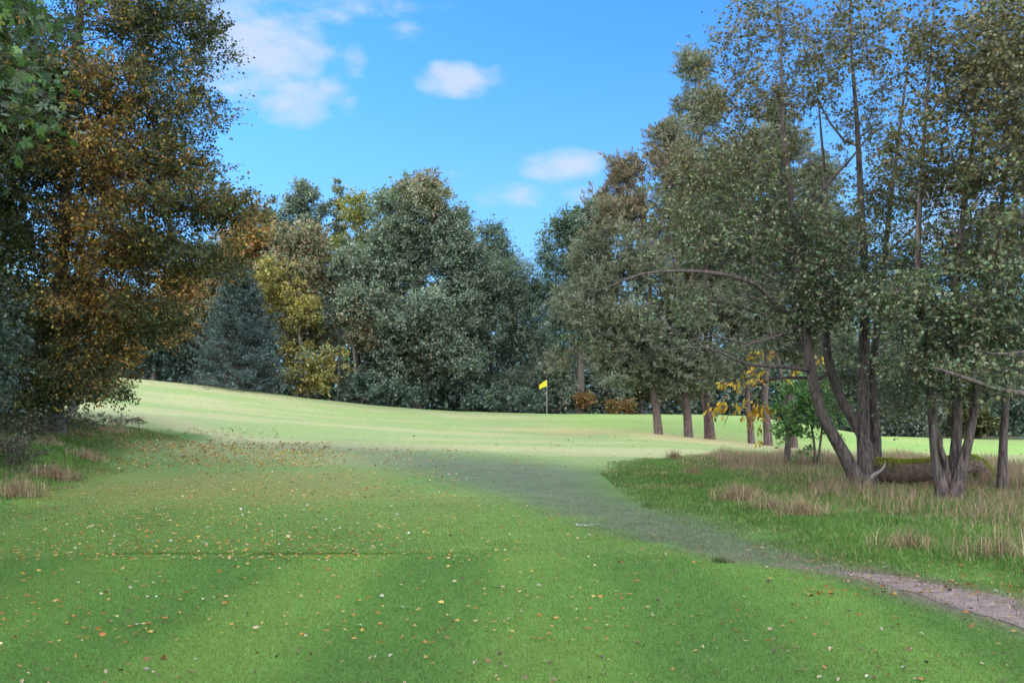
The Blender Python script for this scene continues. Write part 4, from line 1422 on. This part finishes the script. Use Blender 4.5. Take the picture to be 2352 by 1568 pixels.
ellsL = [E(330, 60, YL, 165, 130, 3.0, .8), E(465, 60, YL - .5, 90, 95, 2.0, .30), E(445, 230, YL - .5, 100, 90, 2.2, .36), E(280, 240, YL, 180, 120, 3.2, .75),
         E(300, 380, YL - .3, 190, 90, 3.2, .9), E(420, 380, YL - .5, 105, 60, 2.2, .5), E(420, 470, YL - .5, 170, 55, 2.6, .75), E(530, 480, YL - .3, 115, 55, 1.8, .6), E(300, 560, YL, 190, 110, 3.2, 1.0),
         E(450, 590, YL - .3, 110, 60, 2.0, .55), E(240, 700, YL, 190, 95, 3.2, 1.0), E(330, 740, YL - .3, 90, 60, 2.0, .7), E(150, 820, YL, 150, 70, 2.8, 1.0), E(210, 870, YL - .5, 70, 45, 1.6, .8), E(262, 898, YL - 1, 34, 18, .8, .7),
         E(100, 300, YL, 160, 300, 3.2, 1.0), E(60, 700, YL, 120, 180, 3.0, .7), E(120, -150, YL, 330, 180, 3.6, .4), E(-120, 300, YL + .5, 130, 420, 3.2, .7), E(40, 850, YL, 120, 75, 2.4, 1.0), E(10, 910, YL - 1, 90, 40, 1.6, 1.0), E(130, 890, YL - .6, 60, 40, 1.2, .8)]
tree('copper_beech', 'large beech in orange and dark green autumn leaf overhanging the left bank', 'tree', bL, cst, ellsL, (.085, .72), copper_col, B_GREY, M_LEAF_AUT,
     rc=.5, dens=23, per=92, rise=.1, tip=.0052, twig_r=.004, twigs=8, droop=.45, upn=.6, spread=.12, zmin=2.0, hang=.1, shell=.55, out=.8)

b2 = gbase(168, 35.5)
tree('beech_tree', 'thinner pale-trunked tree just behind the big copper one', 'tree', b2,
     [[np.append(b2 + np.array([0, 0, -.2]), .13), np.append(b2 + np.array([0, 0, 2]), .11), np.append(b2 + np.array([.2, 0, 6]), .08), np.append(b2 + np.array([0, 0, 12.5]), .02)]],
     [E(180, 500, 35.5, 130, 150, 2.2, .8), E(150, 250, 35.5, 110, 160, 2.2, .7), E(120, 780, 35.5, 120, 90, 2.2, .7)], (.10, .7), pal(AUT_G, [3, 2, 2, 1]), B_GREY, M_LEAF,
     rc=.55, dens=6, per=80, rise=.4, tip=.007, rmin=.008, zmin=1.8)

# sycamore close by on the left: only its lobed leaves reach into the picture
bM = np.array([-7.2, 8.6, float(ground(-7.2, 8.6))])
SYC = [[.055, .105, .040], [.085, .150, .048], [.040, .075, .040], [.20, .22, .04], [.30, .14, .03]]
mst = [[np.append(bM + np.array([0, 0, -.2]), .24), np.append(bM + np.array([0, 0, 2.2]), .2), np.append(bM + np.array([.2, .1, 6]), .15), np.append(bM + np.array([0, 0, 10]), .07), np.append(bM + np.array([-.2, 0, 12.5]), .015)]]
ellsM = [(bM + np.array([-.6, 0, 8.0]), np.array([2.6, 2.6, 3.6]), .55), E(55, 60, 9.2, 95, 95, .9, 1.3), E(40, 200, 9.2, 95, 75, .8, 1.3), E(0, 270, 9.2, 60, 60, .7, 1.2), (bM + np.array([-1.0, .3, 5.2]), np.array([2.2, 2.2, 1.4]), .5)]
tree('sycamore_tree', 'close sycamore at the upper left edge with large lobed green leaves', 'tree', bM, mst, ellsM, (.072, .9), pal([[.85 * v for v in q] for q in SYC], [3, 2, 2, .35, .12]), B_GREY, M_LEAF,
     rc=.40, dens=24, per=24, rise=-.1, tip=.006, twig_r=.004, twigs=5, droop=.6, upn=.7, lobes=True, zmin=2.0, spread=.2)

# holly and brambles at the left edge
HOL = [[.030, .052, .042], [.045, .070, .060], [.020, .034, .030], [.07, .095, .09]]
bH = gbase(-30, 20.5)
tree('holly_tree', 'dark bluish holly at the left edge below the sycamore leaves', 'tree', bH,
     [[np.append(bH + np.array([0, 0, -.1]), .09), np.append(bH + np.array([0, 0, 2]), .07), np.append(bH + np.array([.1, 0, 4.2]), .015)]],
     [E(-10, 760, 20.5, 72, 90, 1.1, 1.), E(-40, 880, 20.5, 90, 70, 1.2, 1.), E(-60, 620, 20.5, 60, 90, 1., .8)], (.075, .55), pal(HOL, [3, 3, 2, 1]), B_DARK, M_LEAF,
     rc=.36, dens=24, per=70, rise=.3, tip=.004, zmin=.4, droop=.3)
BRM = [[.045, .060, .040], [.07, .085, .055], [.10, .085, .075], [.13, .09, .08], [.03, .04, .03]]


def bramble(label, px, py, rx, ry, dep, w=1., cols=BRM, cw=(3, 3, 2, 1.5, 2)):
    b = hit(px, py)
    Y = b[1]
    st = []
    for i in range(7):
        a = rng.uniform(0, 6.28)
        d = np.array([math.cos(a), math.sin(a) * .7, 0]) * rx * Y / F * .9
        hgt_ = ry * Y / F * 1.5
        st.append([np.append(b + d * .1 + np.array([0, 0, -.05]), .012), np.append(b + d * .5 + np.array([0, 0, hgt_ * .8]), .009), np.append(b + d + np.array([0, 0, hgt_ * .4]), .005)])
    c = at(px, py - ry * .7, Y)
    tree('bramble_bush', label, 'bush', b, st, [(c, np.array([rx * Y / F, dep, ry * Y / F]), w)], (.06, .62), pal(cols, cw), B_DARK, M_LEAF, group='brambles on the left bank',
         rc=.22, dens=60, per=34, rise=.1, tip=.0025, twig_r=.0022, twigs=5, stem_name='cane', zmin=-1, min_h=.06, step=.2, flare=0)


bramble('grey-purple bramble bush at the left edge above the dead grass', 25, 1075, 62, 55, .9)
bramble('tangled bramble between the left edge and the copper beech trunk', 60, 1005, 80, 45, 1.2)
bramble('low bramble in front of the copper beech trunk', 165, 985, 75, 26, 1.0, .8)
bramble('low brown bramble trailing right of the copper beech trunk', 275, 978, 70, 14, .8, .6, [[.09, .07, .05], [.13, .09, .07], [.05, .06, .04], [.16, .09, .05], [.03, .04, .03]])
bramble('small dark bramble low in the bank grass', 85, 1098, 55, 18, .6, .8)

# trees out of the picture on the left: they shade the foreground
shade_src = None
for i, (x, y, s) in enumerate([(-14.5, 19.5, 1.0), (-16.5, 10.5, 1.08), (-13.5, 1.5, 1.0), (-18.5, 25.5, 1.1), (-20, 3.5, 1.12), (-11.0, -6.0, .95), (-22, 15.5, 1.15), (-20.5, 34, 1.0), (-19, -8, 1.1)]):
    b = np.array([x, y, float(ground(x, y))])
    if shade_src is None:
        C0 = b
        shade_src = tree('lime_tree', 'tall lime tree standing out of view beyond the left edge', 'tree', b,
                         [[np.append(b + np.array([0, 0, -.3]), .28), np.append(b + np.array([0, 0, 3]), .22), np.append(b + np.array([.2, 0, 8]), .15), np.append(b + np.array([0, 0, 14]), .03)]],
                         [(b + np.array([0, 0, 10.5]), np.array([4.2, 4.2, 4.8]), .9), (b + np.array([0, 0, 5.5]), np.array([4.4, 4.4, 3.0]), .9)], (.16, .75), pal(AUT_G, [3, 2, 2, 1]), B_GREY, M_LEAF,
                         group='lime trees beyond the left edge', rc=.7, dens=8, per=75, rise=.4, tip=.008, rmin=.008, lobe=1.0, sub=7)
    else:
        r = shade_src.copy()
        COL.objects.link(r)
        r.location = b
        r.rotation_euler = (0, 0, i * 1.3)
        r.scale = (s, s, s)
        for ch in list(shade_src.children):
            c = ch.copy()
            c.parent = r
            COL.objects.link(c)

# ================================================================== SKY AND SUN
SUN_EL, SUN_AZ = math.radians(27), math.radians(-82)      # azimuth from +Y towards +X
sd = Vector((math.sin(SUN_AZ) * math.cos(SUN_EL), math.cos(SUN_AZ) * math.cos(SUN_EL), math.sin(SUN_EL)))
sun = bpy.data.lights.new('sun', 'SUN')
sun.energy = 3.2
sun.angle = math.radians(1.5)
sun.color = (1, .93, .80)
so = bpy.data.objects.new('sun', sun)
COL.objects.link(so)
so.rotation_euler = (-sd).to_track_quat('-Z', 'Y').to_euler()

world = bpy.data.worlds.new('World')
sc.world = world
world.use_nodes = True
nt = world.node_tree
N, L = nt.nodes, nt.links
N.clear()
out = N.new('ShaderNodeOutputWorld')
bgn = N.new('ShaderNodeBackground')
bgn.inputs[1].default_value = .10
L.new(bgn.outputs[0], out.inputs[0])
sky = N.new('ShaderNodeTexSky')
sky.sky_type = 'NISHITA'
sky.sun_disc = False
sky.sun_elevation = SUN_EL
sky.sun_rotation = SUN_AZ
sky.air_density = 1.0
sky.dust_density = .6
sky.ozone_density = 1.5
tc = N.new('ShaderNodeTexCoord')
sep = N.new('ShaderNodeSeparateXYZ')
L.new(tc.outputs['Generated'], sep.inputs[0])


def mth(op, a, b=None, c=None, clamp=False):
    n = N.new('ShaderNodeMath')
    n.operation = op
    n.use_clamp = clamp
    for i, v in enumerate((a, b, c)):
        if v is None:
            continue
        if isinstance(v, (int, float)):
            n.inputs[i].default_value = v
        else:
            L.new(v, n.inputs[i])
    return n.outputs[0]


def maprange(v, a, b, c=0., d=1., smooth=True):
    n = N.new('ShaderNodeMapRange')
    n.interpolation_type = 'SMOOTHSTEP' if smooth else 'LINEAR'
    L.new(v, n.inputs[0])
    for i, q in enumerate((a, b, c, d)):
        n.inputs[i + 1].default_value = q
    return n.outputs[0]


def mixc(f, a, b, mode='MIX'):
    n = N.new('ShaderNodeMix')
    n.data_type = 'RGBA'
    n.blend_type = mode
    if isinstance(f, (int, float)):
        n.inputs[0].default_value = f
    else:
        L.new(f, n.inputs[0])
    for i, v in ((6, a), (7, b)):
        if isinstance(v, tuple):
            n.inputs[i].default_value = (*v, 1)
        else:
            L.new(v, n.inputs[i])
    return n.outputs[2]


az = mth('ARCTAN2', sep.outputs[0], sep.outputs[1])
el = mth('ARCSINE', sep.outputs[2])
# cloud noise on the direction, stretched sideways
mp = N.new('ShaderNodeMapping')
mp.inputs['Scale'].default_value = (1, 1, 1.9)
L.new(tc.outputs['Generated'], mp.inputs[0])
cn = N.new('ShaderNodeTexNoise')
cn.inputs['Scale'].default_value = 22
cn.inputs['Detail'].default_value = 7
cn.inputs['Roughness'].default_value = .52
cn.inputs['Distortion'].default_value = .25
L.new(mp.outputs[0], cn.inputs[0])


def cloud(px, py, rx, ry, gain):
    d = ray(px, py)
    a0, e0 = math.atan2(d[0], d[1]), math.asin(d[2] / np.linalg.norm(d))
    u = mth('DIVIDE', mth('SUBTRACT', az, a0), rx / F)
    v = mth('DIVIDE', mth('SUBTRACT', el, e0), ry / F)
    r2 = mth('ADD', mth('MULTIPLY', u, u), mth('MULTIPLY', v, v))
    return mth('MULTIPLY', mth('SUBTRACT', 1.0, r2, clamp=True), gain)


cl = None
for args in ((600, 130, 210, 130, .95), (690, 225, 140, 75, .95), (520, 60, 160, 110, .7), (820, 25, 150, 45, .50), (930, 70, 70, 40, .40), (815, 145, 40, 55, .45),
             (1055, 182, 135, 50, 1.15), (1010, 185, 60, 34, .6), (1290, 380, 120, 50, 1.2), (1270, 370, 60, 36, .8), (1050, 412, 60, 28, .30), (1180, 450, 140, 40, .38), (1340, 440, 80, 40, .36), (1200, 550, 60, 30, .35), (760, 5, 330, 26, .45), (2200, 500, 260, 160, .5)):
    c = cloud(*args)
    cl = c if cl is None else mth('MAXIMUM', cl, c)
dens = mth('ADD', cl, mth('MULTIPLY', mth('SUBTRACT', cn.outputs[0], .56), 2.0))
dens = mth('MULTIPLY', maprange(dens, .0, 1.0), mth('GREATER_THAN', cl, .001))
dens = mth('MULTIPLY', dens, maprange(cl, 0, .25))
# unseen cloud brightness overhead and behind the viewer, added as fill light
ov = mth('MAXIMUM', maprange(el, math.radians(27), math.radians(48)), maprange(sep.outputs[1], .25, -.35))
skyc = mixc(1.0, sky.outputs[0], (.84, 2.10, 3.60), 'MULTIPLY')
skyc = mixc(maprange(el, .0, .38, .62, 0.), skyc, (4.0, 6.7, 9.6))
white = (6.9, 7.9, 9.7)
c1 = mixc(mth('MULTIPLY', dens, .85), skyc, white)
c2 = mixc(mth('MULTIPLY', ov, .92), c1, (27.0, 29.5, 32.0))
c3 = mixc(mth('MULTIPLY', maprange(sep.outputs[1], .0, -.6), .95), c2, (59.0, 61.5, 65.0))  # stronger unseen band behind the viewer, added to light the tree fronts
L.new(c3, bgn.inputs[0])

# ------------------------------------------------------------------ render settings
sc.render.engine = 'CYCLES'
sc.view_settings.view_transform = 'Standard'
sc.view_settings.look = 'None'
sc.view_settings.exposure = 0.0
sc.view_settings.gamma = 1.0
cy = sc.cycles
cy.max_bounces = 6
cy.diffuse_bounces = 4
cy.glossy_bounces = 2
cy.transmission_bounces = 4
cy.caustics_reflective = False
cy.caustics_refractive = False
cy.sample_clamp_indirect = 6
